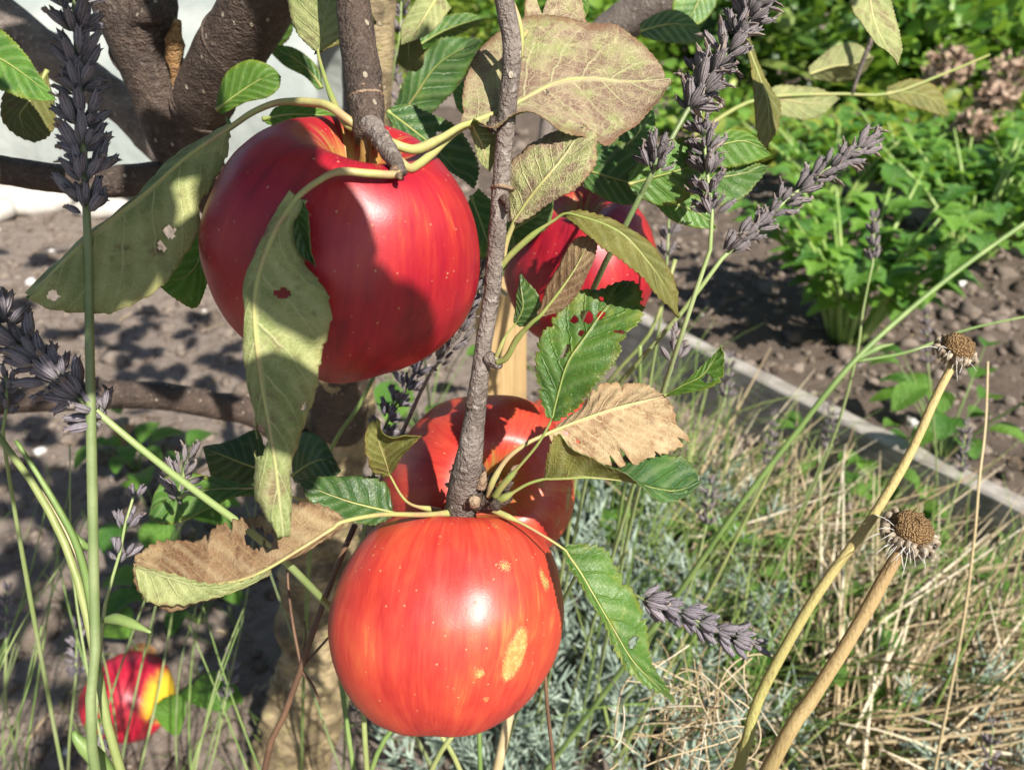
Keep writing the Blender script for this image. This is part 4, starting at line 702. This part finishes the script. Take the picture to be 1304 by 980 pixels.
stem('grass_stem', [(815,440,.44),(812,520,.47),(795,620,.52),(778,720,.58)], [.0011,.0012,.0013], GRASS1, 'upright green stem behind the dry tan leaf', 'stem')
stem('grass_stem', [(478,475,.42),(455,520,.43),(425,565,.45),(400,640,.5)], [.0011,.0014,.0015], GRASS1, 'green stem crossing the upper trunk below the crimson apple', 'stem')
stem('straw_stalk', [(1258,460,.50),(1255,540,.50),(1247,610,.50),(1240,690,.51),(1225,800,.54)], [.0006,.0010,.0012,.0013], STRAWS, 'thin straw coloured stem standing above the pale dry grass', 'stem')
stem('straw_stalk', [(655,880,.34),(645,925,.35),(632,985,.36)], [.0022,.0026,.0028], STRAWS, 'thick yellow stalk just below the scabbed orange apple', 'stem')
stem('straw_stalk', [(693,838,.30),(697,900,.305),(702,945,.31),(706,990,.315)], [.0007,.0009,.0009], BRST, 'twisted brown stem beside the scabbed orange apple', 'stem')
for i, (x0, y0, x1, y1, d) in enumerate(((600, 915, 545, 990, .36), (500, 930, 470, 990, .37), (463, 895, 468, 990, .36), (432, 850, 452, 990, .40), (560, 935, 590, 990, .38), (610, 925, 612, 990, .40))):
    stem('grass_stem', [(x0 - (x1 - x0) * .5, y0 - (y1 - y0) * .5, d), (x0, y0, d), (x1, y1, d * 1.01)], [.0012, .0015, .0016], GRASS1 if i % 2 else GRASS2, 'green stem growing below the scabbed orange apple', 'stem', group='stems below the lowest apple')
# thin stems in front of the soil, lower left
for i in range(24):
    x = random.choice((random.uniform(-20, 130), random.uniform(230, 340))); y = random.uniform(560, 800); d = random.uniform(.42, .75); k = random.choice((-1, 1, 1)) * random.uniform(.05, .5); yb = 990
    xs = [x - k * (q - y) for q in (y, y + (yb - y) * .35, y + (yb - y) * .7, yb)]; ys = [y, y + (yb - y) * .35, y + (yb - y) * .7, yb]
    bnd = random.uniform(-18, 18)
    stem('grass_stem', [(xs[0], ys[0], d), (xs[1] + bnd, ys[1], d), (xs[2] + bnd * .8, ys[2], d * 1.01), (xs[3], ys[3], d * 1.02)], [.0004, .0008, .0010, .0012], random.choice((GRASS1, GRASS1, LAVG, LAVGL)), 'thin green stem over the soil around the fallen apple', 'stem', group='thin stems over the soil', ground=(0, .02))

# ------------------------------------------------------------------ grass, straw and ground plants
def strand_mat(name, c1, c2, c3, rough=.6, trans=.2):
    t = NT(name); r = t.attr('rnd'); o = t.obj(); c = t.mix(t.ramp(r, 0, .6), c1, c2); c = t.mix(t.ramp(r, .6, 1), c, c3); c = t.mix(t.m('MULTIPLY', t.noise(40, o), .35), c, c2)
    return t.done(t.translucent(t.bsdf(c, rough, .3), c, trans))
STRAW = strand_mat('straw', (.30, .21, .11), (.58, .47, .29), (.80, .73, .57))
GREEN = strand_mat('green_blades', (.10, .18, .035), (.20, .30, .07), (.34, .40, .14))
GREYG = strand_mat('grey_green_shoots', (.22, .30, .23), (.36, .45, .36), (.48, .55, .46), .7, .12)
def side_of_bed(x, y): return (x - BA.x) * BN.x + (y - BA.y) * BN.y
def blades(K, region, ln, rad, lean, droop, n=9, z0=0.0, jitter=0.0, bias=(0, 0), curl=0.0):
    """curved blades rooted in region(): returns polylines and radii"""
    base = np.array([region() for _ in range(K)]); base[:, 2] = [ground_z(q[0], q[1]) - .005 for q in base]
    L = RNG.uniform(ln[0], ln[1], K); az = RNG.random(K) * 2 * math.pi; le = RNG.uniform(lean[0], lean[1], K); dr = RNG.uniform(droop[0], droop[1], K)
    s = np.linspace(0, 1, n); out = np.zeros((K, n, 3)); dirx, diry = np.cos(az) + bias[0], np.sin(az) + bias[1]; nn = np.hypot(dirx, diry) + 1e-9; dirx /= nn; diry /= nn
    ang = le[:, None] + dr[:, None] * s[None] ** 1.3; ds = L / (n - 1); cu = RNG.uniform(-curl, curl, K)
    x = np.zeros(K); y = np.zeros(K); z = np.zeros(K)
    for i in range(n):
        out[:, i] = base + np.stack([x, y, z], 1); a = ang[:, i]; h = np.sin(a) * ds; rot = cu * s[i] * 4
        x += h * (dirx * np.cos(rot) - diry * np.sin(rot)); y += h * (dirx * np.sin(rot) + diry * np.cos(rot)); z += np.cos(a) * ds
    out[:, :, 2] = np.maximum(out[:, :, 2], base[:, 2:3] + .004 + .012 * RNG.random((K, 1)))
    R = RNG.uniform(rad[0], rad[1], K)[:, None] * (1 - .75 * s[None] ** 2)
    return out, R
def box_region(x0, x1, y0, y1, f=None):
    def g():
        while True:
            x, y = random.uniform(x0, x1), random.uniform(y0, y1)
            if f is None or f(x, y): return (x, y, 0)
    return g
near = lambda x, y: side_of_bed(x, y) < -.19 and not (abs(x - .13) < .17 and y < .78)
open_ = lambda x, y: side_of_bed(x, y) < -.10
p1, r1 = blades(2300, box_region(.22, 1.0, .42, 1.0, lambda x, y: near(x, y) and side_of_bed(x, y) < -.26), (.08, .28), (.0012, .0034), (.5, 1.3), (.2, 1.3), bias=(.8, .1))
p2, r2 = blades(330, box_region(.20, 1.0, .42, 1.0, lambda x, y: near(x, y) and side_of_bed(x, y) < -.34), (.16, .38), (.0016, .0032), (1.1, 1.45), (-.25, .25), bias=(1.2, .7)); p2[:, :, 2] += RNG.uniform(.02, .10, (330, 1))
p1 = np.vstack([p1, p2]); r1 = np.vstack([r1, r2])
tag(strands('dry_grass', p1, r1, STRAW, flat=.28), 'bleached dry grass lying over itself before the timber edging', 'grass', kind='stuff')
p1, r1 = blades(600, box_region(.18, .95, .40, 1.1, near), (.06, .2), (.0005, .0012), (.2, 1.3), (1, 5), n=14, curl=1.2)
tag(strands('curly_straw', p1, r1, STRAW), 'fine curling dry straw among the grass', 'straw', kind='stuff')
p1, r1 = blades(620, box_region(.08, .95, .48, 1.3, lambda x, y: side_of_bed(x, y) < -.22), (.12, .34), (.0009, .0024), (.1, .9), (.1, 1.1), bias=(.8, .3))
tag(strands('green_grass', p1, r1, GREEN, flat=.45), 'long green grass and lavender stems before the timber edging', 'grass', kind='stuff')
p1, r1 = blades(130, box_region(-.75, -.05, .45, 1.0), (.05, .16), (.0005, .0010), (.05, .6), (.1, 1.0))
tag(strands('sparse_grass', p1, r1, GREEN, flat=.6), 'sparse thin grass on the shaded soil by the trunk', 'grass', kind='stuff')
# the ball of curled straw
cc = P(872, 905, .43); K = 80; th = np.linspace(0, 1, 22); pol_ = np.zeros((K, 22, 3))
for k in range(K):
    a0, w, rr = random.random() * 6.28, random.uniform(-5, 5), random.uniform(.003, .014); ax1 = Vector(RNG.normal(size=3)).normalized(); ax2 = ax1.orthogonal().normalized(); ax3 = ax1.cross(ax2)
    c0 = cc + Vector((random.gauss(0, .020), random.gauss(0, .014), random.gauss(0, .014)))
    for i, s in enumerate(th): pol_[k, i] = c0 + ax2 * (rr * math.cos(a0 + w * s)) + ax3 * (rr * math.sin(a0 + w * s)) + ax1 * (s - .5) * (.02 + .03 * (k % 5) / 4)
cs = tag(empty('curled_straw_clump', Vector((cc.x, cc.y, 0))), 'ball of tightly curled dry straw below the level violet lavender', 'straw')
st_ = strands('curls', pol_, np.repeat(RNG.uniform(.00025, .0006, (K, 1)), 22, 1), STRAW, cs); st_['kind'] = 'stuff'
pl = np.array([[list(cc + Vector((random.gauss(0, .008), random.gauss(0, .008), 0)) * 1.0 + (Vector((cc.x, cc.y + .01, 0)) - cc) * (i / 7) + Vector((.01 * math.sin(i + k), 0, 0))) for i in range(8)] for k in range(7)])
strands('stems', pl, np.full((7, 8), .0008), STRAW, cs)
# grey green lavender shoots
def shoots(name, region, K, label, hgt=(.06, .16), nl=16, ll=(.014, .032), cat='lavender'):
    base, R = blades(K, region, hgt, (.0010, .0015), (.0, .6), (0, .5), n=nl); allp, allr = [base[:, ::2][:, :8]], []
    P_, Rr = [], []
    for k in range(K):
        for i in range(3, nl):
            for s in range(3):
                a = random.random() * 6.28; o = base[k, i]; t = base[k, i] - base[k, i - 1]; t = t / (np.linalg.norm(t) + 1e-9); d = np.array([math.cos(a), math.sin(a), 0]) * .75 + t * random.uniform(.5, 1.3); d /= np.linalg.norm(d); l = random.uniform(*ll)
                q = [o + d * l * f + np.array([0, 0, .15 * l * f * f]) for f in (0, .33, .66, 1)]; P_.append(q); Rr.append([.0009, .0017, .0016, .0005])
    root = tag(empty(name, Vector(base[:, 0].mean(0))), label, cat)
    so = strands('shoots', base, R, GREYG, root, rnd=None); so['kind'] = 'stuff'; o = strands('foliage', np.array(P_), np.array(Rr), GREYG, root, flat=.45); o['kind'] = 'stuff'
c1 = G(800, 900); shoots('lavender_bush', lambda: (random.gauss(c1.x, .07), random.gauss(c1.y, .06), 0), 70, 'silvery grey green lavender tuft beneath the scabbed orange apple')
c1 = G(830, 690); shoots('lavender_bush', lambda: (random.gauss(c1.x - .02, .06), random.gauss(c1.y, .05), 0), 55, 'silvery lavender tuft behind the curled green leaf')
c1 = G(890, 800); shoots('lavender_bush', lambda: (random.gauss(c1.x, .05), random.gauss(c1.y, .05), 0), 45, 'silvery lavender tuft behind the ball of curled straw')
c1 = G(640, 960); shoots('lavender_bush', lambda: (random.gauss(c1.x, .05), random.gauss(c1.y, .04), 0), 42, 'silvery lavender tuft at the foot of the mossy trunk')
c1 = G(1230, 985); shoots('lavender_bush', lambda: (random.gauss(c1.x, .05), random.gauss(c1.y, .03), 0), 36, 'low silvery lavender tuft in the dry grass')

# broad leaved plants
def broad_leaf_data(name, mat, seed, lobes=0, n=7):
    rs = random.Random(seed); V, F = [], []
    for i in range(n + 1):
        u = i / n; w = .36 * math.sin(math.pi * min(1, u * .93 + .04)) ** .75
        if lobes: w *= 1 + .35 * math.cos(u * lobes * 2 * math.pi)
        z = .10 * math.sin(u * 3.0) - .28 * u * u
        for s in (-1, -.5, 0, .5, 1): V.append((w * s, u, z + .16 * abs(s) * w * 2 + rs.uniform(-.018, .018)))
    for i in range(n):
        for j in range(4): a = i * 5 + j; F.append((a, a + 1, a + 6, a + 5))
    return mesh_data(name, V, F, mat)
def plain_leaf_mat(name, c1, c2, tcol, trans=.35, rough=.42):
    t = NT(name); r = t.n('ObjectInfo').outputs['Random']; o = t.obj(); c = t.mix(r, c1, c2); c = t.mix(t.m('MULTIPLY', t.ramp(t.noise(4, o, 4.0), .5, .7), .35), c, c2)
    return t.done(t.translucent(t.bsdf(c, rough, .45, t.bump(t.noise(14, o), .5, .02)), t.mix(.5, c, tcol), trans))
CEL = plain_leaf_mat('celery_leaf', (.05, .16, .022), (.17, .34, .04), (.34, .58, .03), rough=.33)
WEED = plain_leaf_mat('weed_leaf', (.05, .15, .02), (.13, .27, .03), (.30, .55, .03))
CELS = stalk_mat('celery_stalk', (.20, .32, .07), (.33, .42, .14), 20)
celd = [broad_leaf_data('celery_leaf', CEL, k, 2 if k % 2 else 3) for k in range(4)]; weedd = [broad_leaf_data('weed_leaf', WEED, 40 + k) for k in range(3)]
def place_leaf(root, data, loc, z, size, rs):
    o = bpy.data.objects.new('leaf', data[rs.randrange(len(data))]); COL.objects.link(o); o.parent = root; o.matrix_parent_inverse = Matrix.Translation(-root.location)
    q = Vector(z).normalized().to_track_quat('Y', 'Z'); o.rotation_mode = 'QUATERNION'; o.rotation_quaternion = q; o.location = loc; o.scale = (size,) * 3
def celery(x, y, h, nst, per, size, label, seed, spread=.8, group=None):
    rs = random.Random(seed); z0 = ground_z(x, y); root = tag(empty('celery_plant', (x, y, z0)), label, 'celery', group)
    for k in range(nst):
        a = rs.random() * 6.28; l = rs.uniform(.55, 1.05) * h; sp = spread * rs.uniform(.15, 1) * l
        b = Vector((x + .025 * math.cos(a), y + .025 * math.sin(a), z0 - .01)); tip = b + Vector((sp * math.cos(a), sp * math.sin(a), l * (1 - .25 * spread))); m = b.lerp(tip, .5) + Vector((-.12 * sp * math.cos(a), -.12 * sp * math.sin(a), .04 * l))
        tube('stalk', [b, m, tip], [.0075, .0045, .0018], CELS, root, seg=6, n=9)
        for j in range(per):
            f = .45 + .55 * (j + rs.random()) / per; q = b.lerp(m, f * 2) if f < .5 else m.lerp(tip, f * 2 - 1); aa = a + rs.uniform(-1.8, 1.8)
            d = Vector((math.cos(aa), math.sin(aa), rs.uniform(-.1, .9))); place_leaf(root, celd, q + d * rs.uniform(0, .03), d, size * rs.uniform(.7, 1.25), rs)
    return root
cpos = G(1078, 430, .075)
celery(cpos.x, cpos.y, .36, 26, 9, .055, 'bushy bright green celery with pale stalk base in the bed', 1, .75)
q = G(1190, 345, .075); celery(q.x + .12, q.y + .08, .34, 22, 8, .055, 'celery plant right beside the one with the pale stalk base', 2)
q = G(1290, 345, .075); celery(q.x, q.y + .30, .30, 22, 8, .055, 'low spreading celery at the end of the row', 3, .9)
q = G(1040, 300, .075); celery(q.x + .1, q.y + .2, .32, 20, 8, .055, 'celery plant tucked in behind the one with the pale stalk base', 4, .9)
q = G(1180, 270, .075); celery(q.x, q.y + .1, .32, 20, 8, .06, 'pale green celery in the middle of the second row', 5, .9)
q = G(1300, 260, .075); celery(q.x + .05, q.y + .1, .32, 20, 8, .06, 'yellowish celery at the far side of the bed', 6, .9)
def weed(x, y, h, n, size, label, seed, group=None):
    rs = random.Random(seed); z0 = ground_z(x, y); root = tag(empty('weed_plant', (x, y, z0)), label, 'weed', group)
    for k in range(n):
        a = rs.random() * 6.28; l = rs.uniform(.4, 1) * h; b = Vector((x, y, z0 - .005)); tip = b + Vector((.6 * l * math.cos(a), .6 * l * math.sin(a), l))
        tube('stem', [b, b.lerp(tip, .5) + Vector((0, 0, .1 * l)), tip], [.0014, .0012, .0007], GRASS1, root, seg=5, n=7)
        place_leaf(root, weedd, tip, (math.cos(a), math.sin(a), rs.uniform(-.3, .4)), size * rs.uniform(.7, 1.2), rs)
for i, (x, y, h, n, s, lb) in enumerate(((175, 600, .10, 9, .045, 'bright weed seedling under the lower bare branch'), (215, 700, .16, 10, .05, 'light green weed behind the withered rust brown leaf'), (225, 905, .10, 6, .06, 'broad leaf weed beside the fallen apple'), (255, 790, .10, 8, .045, 'weed sprouting between the fallen apple and the mossy trunk'), (1180, 640, .16, 18, .055, 'leafy dark green weed against the timber edging'), (1020, 690, .12, 14, .045, 'green weed in the dry grass below the edging'), (1090, 720, .12, 14, .05, 'green weed behind the ragged dry flower head'), (830, 760, .14, 14, .055, 'broad green weed behind the level violet lavender'), (770, 680, .12, 10, .05, 'green weed behind the curled green leaf'), (960, 760, .10, 12, .04, 'small green weed left of the dry flower stalks'), (1290, 830, .10, 12, .04, 'yellow green weed at the edge of the straw'), (540, 560, .3, 10, .06, 'weed behind the trunk, between the two upper apples'))):
    q = G(x, y); weed(q.x, q.y, h, n, s, lb, i + 50)

for i, (x, y) in enumerate(((1050, 800), (1150, 760), (1250, 770), (1000, 870), (1130, 890), (1285, 900), (1060, 650), (940, 830))):
    q = G(x, y); weed(q.x, q.y, .13, 12, .042, 'small green weed poking up through the dry grass', i + 90, 'small weeds in the dry grass')
# ------------------------------------------------------------------ timber, stake, fleece, stones
def wood_mat(name, c1, c2, ax=(6, 6, 90)):
    t = NT(name); o = t.obj(); g = t.noise(1.0, t.scale(o, ax), 5.0, .6, .4); n = t.noise(30, o, 4.0); c = t.mix(t.ramp(g, .3, .7), c1, c2); c = t.mix(t.m('MULTIPLY', t.ramp(n, .5, .75), .4), c, (.12, .11, .095))
    return t.done(t.bsdf(c, .85, .2, t.bump(g, .6, .003)))
WOODG = wood_mat('weathered_timber', (.20, .18, .155), (.36, .335, .30), (22, 22, 160)); WOODY = wood_mat('stake_wood', (.34, .22, .10), (.50, .35, .17), (160, 160, 5))
def board(A, B, h, th, label, z0=-.03):
    d = (B - A); L = d.length; d.normalize(); nrm = Vector((-d.y, d.x, 0)); root = empty('timber_edging', ((A.x + B.x) / 2, (A.y + B.y) / 2, 0)); tag(root, label, 'plank')
    n = 60; V, F = [], []; bev = .004
    sec = [(-th / 2, z0), (-th / 2, h - bev), (-th / 2 + bev, h), (th / 2 - bev, h), (th / 2, h - bev), (th / 2, z0)]; k = len(sec)
    for i in range(n + 1):
        c = A.lerp(B, i / n); w = .003 * mn.noise(Vector((i * .3, 0, 1)))
        for (s, z) in sec: V.append((c.x + nrm.x * (s + w), c.y + nrm.y * (s + w), z + .0025 * mn.noise(Vector((i * .5, s * 50, 2)))))
    for i in range(n):
        for j in range(k): F.append((i * k + j, i * k + (j + 1) % k, (i + 1) * k + (j + 1) % k, (i + 1) * k + j))
    F += [tuple(range(k))[::-1], tuple(n * k + j for j in range(k))]
    o = link('plank', mesh_data('plank', V, F, WOODG, False), root)
    for f in (.3, .62, .9):
        c = A.lerp(B, f) - Vector((nrm.x, nrm.y, 0)) * -(th / 2 + .011); z = h - .03
    return root
a0 = Vector((BA.x, BA.y, 0)); b0 = Vector((BB.x, BB.y, 0)); dd_ = (b0 - a0)
board(a0 - dd_ * .75, b0 + dd_ * .8, .125, .034, 'weathered grey timber board edging the raised bed')
fa_, fb_ = G(955, 165, .16), G(1330, 290, .16)
board(Vector((fa_.x, fa_.y, 0)), Vector((fb_.x, fb_.y, 0)), .17, .03, 'far grey timber board behind the celery')
def stake(px, Y, w, ztop, label, lean=0.0):
    x = (px - 652) / FPX * (Y / CP); V, F = [], []; n = 24
    for i in range(n + 1):
        z = -.03 + (ztop + .03) * i / n; cx = x + lean * z
        for (sx, sy) in ((-.5, -.46), (-.46, -.5), (.46, -.5), (.5, -.46), (.5, .46), (.46, .5), (-.46, .5), (-.5, .46)): V.append((cx + w * sx + .0012 * mn.noise(Vector((sx * 5, sy * 5, z * 20))), Y + w * sy, z))
    for i in range(n):
        for j in range(8): F.append((i * 8 + j, i * 8 + (j + 1) % 8, (i + 1) * 8 + (j + 1) % 8, (i + 1) * 8 + j))
    F += [tuple(range(8))[::-1], tuple(n * 8 + j for j in range(8))]
    o = link('wooden_stake', mesh_data('wooden_stake', V, F, WOODY, False)); tag(o, label, 'stake'); return o
stake(640, .66, .045, .50, 'square light wood stake standing behind the apple cluster', .0)
tfl = NT('fleece_cloth'); _o = tfl.obj(); FLEECE = tfl.done(tfl.translucent(tfl.bsdf(tfl.mix(tfl.ramp(tfl.noise(3, _o, 4.0), .4, .7), (.30, .33, .31), (.42, .44, .41)), .8, .2, tfl.bump(tfl.noise(9, _o, 5.0), .6, .03)), (.8, .82, .78), .25))
V, F = [], []; nu, nv_ = 90, 26
for i in range(nu):
    x = -4.6 + 4.0 * i / (nu - 1)
    for j in range(nv_):
        a = math.pi * j / (nv_ - 1); y = 3.05 - .50 * math.cos(a); z = .62 * math.sin(a) ** .8
        w = .05 * mn.noise(Vector((x * 2, a * 2, 0))) + .025 * mn.noise(Vector((x * 8, a * 5, 4))); hoop = .03 * abs(math.sin(x * 4)); V.append((x, y + w * math.cos(a), max(-.01, z + (w - hoop) * math.sin(a))))
F = [(i * nv_ + j, i * nv_ + j + 1, (i + 1) * nv_ + j + 1, (i + 1) * nv_ + j) for i in range(nu - 1) for j in range(nv_ - 1)]
fl = link('fleece_tunnel', mesh_data('fleece_tunnel', V, F, FLEECE)); tag(fl, 'long white fleece tunnel over a crop bed behind the branches', 'crop cover'); sm = fl.modifiers.new('thickness', 'SOLIDIFY'); sm.thickness = .003
ts = NT('pale_stone'); _o = ts.obj(); STONE = ts.done(ts.bsdf(ts.mix(ts.ramp(ts.noise(25, _o, 5.0), .3, .7), (.34, .31, .27), (.48, .45, .41)), .85, .25, ts.bump(ts.noise(60, _o, 5.0), .6, .004)))
for i, (px, py, s, lb) in enumerate(((40, 262, .10, 'largest pale rounded stone in front of the fleece tunnel'), (130, 270, .06, 'middle sized pale stone in front of the fleece tunnel'), (-30, 275, .09, 'flat pale stone at the end of the stone row'), (215, 262, .05, 'smallest pale stone of the row by the fleece tunnel'))):
    q = G(px, py); V, F = ico(3); V = [Vector((v[0] * s * 1.4, v[1] * s, v[2] * s * .55)) * (1 + .2 * mn.noise(Vector(v) * 1.2 + Vector((i * 4, 0, 0)))) for v in V]
    o = link('stone', mesh_data('stone', V, F, STONE)); o.location = (q.x, q.y, s * .25); tag(o, lb, 'stone', 'stones by the fleece')
tfl2 = NT('fallen_leaf'); _o = tfl2.obj(); FLEAF = tfl2.done(tfl2.bsdf(tfl2.mix(tfl2.n('ObjectInfo').outputs['Random'], (.30, .15, .06), (.48, .34, .17)), .75, .25, tfl2.bump(tfl2.noise(12, _o), .6, .02)))
fld = [broad_leaf_data('fallen_leaf', FLEAF, 70 + k) for k in range(3)]
rs = random.Random(4)
for (px, py, s, lb) in ((172, 548, .055, 'rust brown fallen leaf on the soil under the lower bare branch'), (235, 575, .03, 'small fallen leaf by the bright weed seedling'), (200, 835, .05, 'yellow brown fallen leaf above the fallen apple'), (740, 885, .06, 'pale tan fallen leaf in the silvery tuft'), (870, 740, .05, 'tan fallen leaf in front of the broad green weed'), (1185, 795, .05, 'orange brown fallen leaf in the dry grass'), (905, 595, .05, 'orange fallen leaf at the foot of the timber edging'), (1010, 640, .04, 'brown fallen leaf in the green grass'), (925, 700, .04, 'crumpled brown fallen leaf below the edging'), (40, 490, .03, 'small brown fallen leaf behind the lower branch')):
    q = G(px, py); o = link('fallen_leaf', fld[rs.randrange(3)]); o.location = (q.x, q.y, ground_z(q.x, q.y) + .012); o.rotation_euler = (rs.uniform(-.3, .5), rs.uniform(-.4, .4), rs.uniform(0, 6.28)); o.scale = (s,) * 3; tag(o, lb, 'leaf', 'fallen leaves')

# ------------------------------------------------------------------ shrubs and bushes behind
SHR = [foliage_mat('shrub_green', (.06, .16, .025), (.17, .31, .04), (.34, .42, .08), rough=.33), foliage_mat('shrub_dark', (.035, .09, .022), (.09, .18, .035), (.20, .27, .07), rough=.33), foliage_mat('shrub_blue', (.05, .12, .05), (.10, .20, .09), (.2, .28, .12)), foliage_mat('shrub_yellow', (.13, .21, .03), (.24, .30, .04), (.38, .36, .06))]
def shrub(x, y, rx, rz, K, size, mat, label, nm='shrub', cat='shrub', zc=None):
    root = tag(empty(nm, (x, y, 0)), label, cat); cl = []
    for k in range(14):
        a, b = random.random() * 6.28, random.random() ** .5; cl.append((x + rx * b * math.cos(a), y + rx * .7 * b * math.sin(a), rz * random.uniform(.15, .95) * (1 - .35 * b)))
    pos = np.array([[c + random.gauss(0, s) for c, s in zip(cl[random.randrange(14)], (rx * .24, rx * .24, rz * .16))] for _ in range(K)]); pos[:, 2] = np.clip(pos[:, 2], .02, None)
    o = instances('crown', SL, pos, rand_rot(K, 1.3), size * np.exp(RNG.normal(-.1, .42, K)), mat, root); o['kind'] = 'stuff'
    for c in cl[:7]: tube('trunk', [Vector((x + random.gauss(0, .03), y, -.02)), Vector((x, y, 0)).lerp(Vector(c), .5) + Vector((0, 0, .05)), Vector(c)], [.010, .007, .003], BARK, root, seg=6, n=10)
bl = [(2.0, 3.9, .6, .75, 1500, .08, 0, 'leafy green bush behind the far timber board'), (3.1, 3.8, .6, .8, 1500, .08, 1, 'dark leafy bush behind the hydrangea heads'), (1.2, 4.4, .6, .7, 1300, .085, 1, 'dark bush behind the slanting lavender'), (.35, 4.6, .6, .6, 1100, .08, 0, 'green bush behind the drooping twig'), (-.5, 5.2, .55, .6, 900, .08, 3, 'yellowish bush behind the pale upright trunk'),
      (2.6, 5.2, .8, 1.1, 1500, .12, 2, 'blue green broad leaved bush at the back'), (1.4, 5.8, .9, 1.1, 1400, .12, 3, 'yellow green bush at the back'), (4.2, 4.6, .9, 1.1, 1500, .10, 0, 'tall green bush at the corner of the garden'), (.0, 6.6, .9, 1.0, 1200, .12, 1, 'dark bush far behind the apple tree'), (-1.6, 6.8, 1.0, .9, 1000, .12, 0, 'green bush beyond the fleece tunnel'), (1.55, 3.0, .35, .32, 700, .05, 3, 'low yellow green plant in front of the leafy green bush'), (2.35, 2.9, .4, .35, 700, .05, 0, 'low green plant below the hydrangea heads'), (1.05, 2.75, .32, .24, 650, .045, 3, 'low yellow green plant by the end of the far timber board'), (1.75, 2.55, .36, .26, 700, .045, 0, 'low bright plant between the celery and the hydrangea heads'), (.75, 3.3, .35, .26, 600, .05, 0, 'low green plant behind the narrow upright lavender'), (2.1, 2.2, .34, .28, 700, .045, 3, 'sprawling yellow green plant under the pale hydrangea head')]
for (x, y, rx, rz, K, s, m, lb) in bl: shrub(x, y, rx, rz, K, s, SHR[m], lb)
# tall hedge closing the garden
for i, x in enumerate(np.arange(-9, 13, 2.2)):
    shrub(x, 9.5 + random.uniform(-.5, .5), 1.5, 2.2, 1100, .16, SHR[i % 2], 'tall hedge bush closing the garden at the back', 'hedge_bush', 'hedge'); 
for o in [o for o in COL.objects if o.name.startswith('hedge_bush')]: o['group'] = 'hedge bushes at the back'
th_ = NT('hydrangea_dry'); HYD = th_.done(th_.bsdf(th_.mix(th_.attr('rnd'), (.24, .155, .11), (.40, .30, .22)), .8, .2))
for i, (px, py, d, r, lb) in enumerate(((1208, 85, 2.35, .065, 'pinkish brown dried hydrangea head, the roundest one'), (1290, 95, 2.4, .075, 'big faded hydrangea head next to the dark bush'), (1268, 125, 2.3, .05, 'small dried hydrangea head low in the group'), (1240, 160, 2.2, .045, 'pale dried hydrangea head nearest the celery'))):
    C = P(px, py, d); root = tag(empty('hydrangea_flower', (C.x, C.y, 0)), lb, 'flower', 'dried hydrangea heads'); K = 220
    v = RNG.normal(size=(K, 3)); v /= np.linalg.norm(v, axis=1)[:, None]; pos = np.array(C) + v * r * RNG.uniform(.75, 1, (K, 1)) * np.array([1, 1, .75])
    o = instances('florets', SL, pos, rand_rot(K), RNG.uniform(.018, .03, K), HYD, root); o['kind'] = 'stuff'
    tube('stem', [C, Vector((C.x, C.y, C.z * .5)), Vector((C.x + .02, C.y, -.01))], [.003, .004, .005], BARK, root, seg=6, n=8)

# ------------------------------------------------------------------ the tree's crown overhead (out of the picture): throws the dappled shade
def shade_spot(p, t): return tuple(Vector(p) + SUN * t)
spots = []
for (px, py, t) in ((60, 330, 1.55), (180, 420, 1.5), (300, 330, 1.6), (120, 470, 1.45), (60, 620, 1.35), (230, 560, 1.42)): spots.append(shade_spot(G(px, py), t))
spots2 = [shade_spot(G(px, py), 1.62) for (px, py) in ((20, 660), (10, 760), (20, 860), (40, 940), (-30, 800))]
ps, ro, si = crown_leaves(spots2, 8, .03, .07); o = instances('crown', SL, ps, ro, si, CROWN, tree); o['kind'] = 'stuff'
spots += [shade_spot(G(px, py), t) for (px, py, t) in ((30, 420, 1.55), (250, 450, 1.5), (330, 470, 1.5), (160, 350, 1.6), (20, 540, 1.45), (160, 590, 1.42), (330, 600, 1.45))]
ps, ro, si = crown_leaves(spots, 8, .07, .075)
o = instances('crown', SL, ps, ro, si, CROWN, tree); o['kind'] = 'stuff'
spots = [shade_spot(P(px, py, d), t) for (px, py, d, t) in ((150, 40, .38, .30), (300, 60, .36, .30), (60, 220, .38, .30), (150, 330, .225, .24), (230, 250, .235, .24), (95, 120, .22, .22), (100, 220, .22, .24), (40, 440, .23, .26), (110, 510, .23, .26))]
ps, ro, si = crown_leaves(spots, 4, .02, .055)
o = instances('crown', SL, ps, ro, si, CROWN, tree); o['kind'] = 'stuff'
# unseen leaves added between the sun and the big apple, to cast its shadow
rk = random.Random(11); ps, ro, si = [], [], []
for (px, py, d, t, L) in ((318, 250, .240, .30, .050), (322, 330, .238, .31, .052), (335, 400, .235, .30, .045), (470, 400, .214, .33, .040), (520, 410, .215, .34, .042)):
    z = (SUN + Vector((rk.gauss(0, .3), rk.gauss(0, .3), rk.gauss(0, .3)))).normalized(); m = z.to_track_quat('Z', 'Y').to_matrix() @ Matrix.Rotation(rk.random() * 6.28, 3, 'Z')
    c = P(px, py, d) + SUN * t; ps.append(c - m @ Vector((0, L * .5, 0))); ro.append(np.array(m)); si.append(L)
o = instances('crown', SL, np.array(ps), np.array(ro), np.array(si), CROWN, tree); o['kind'] = 'stuff'
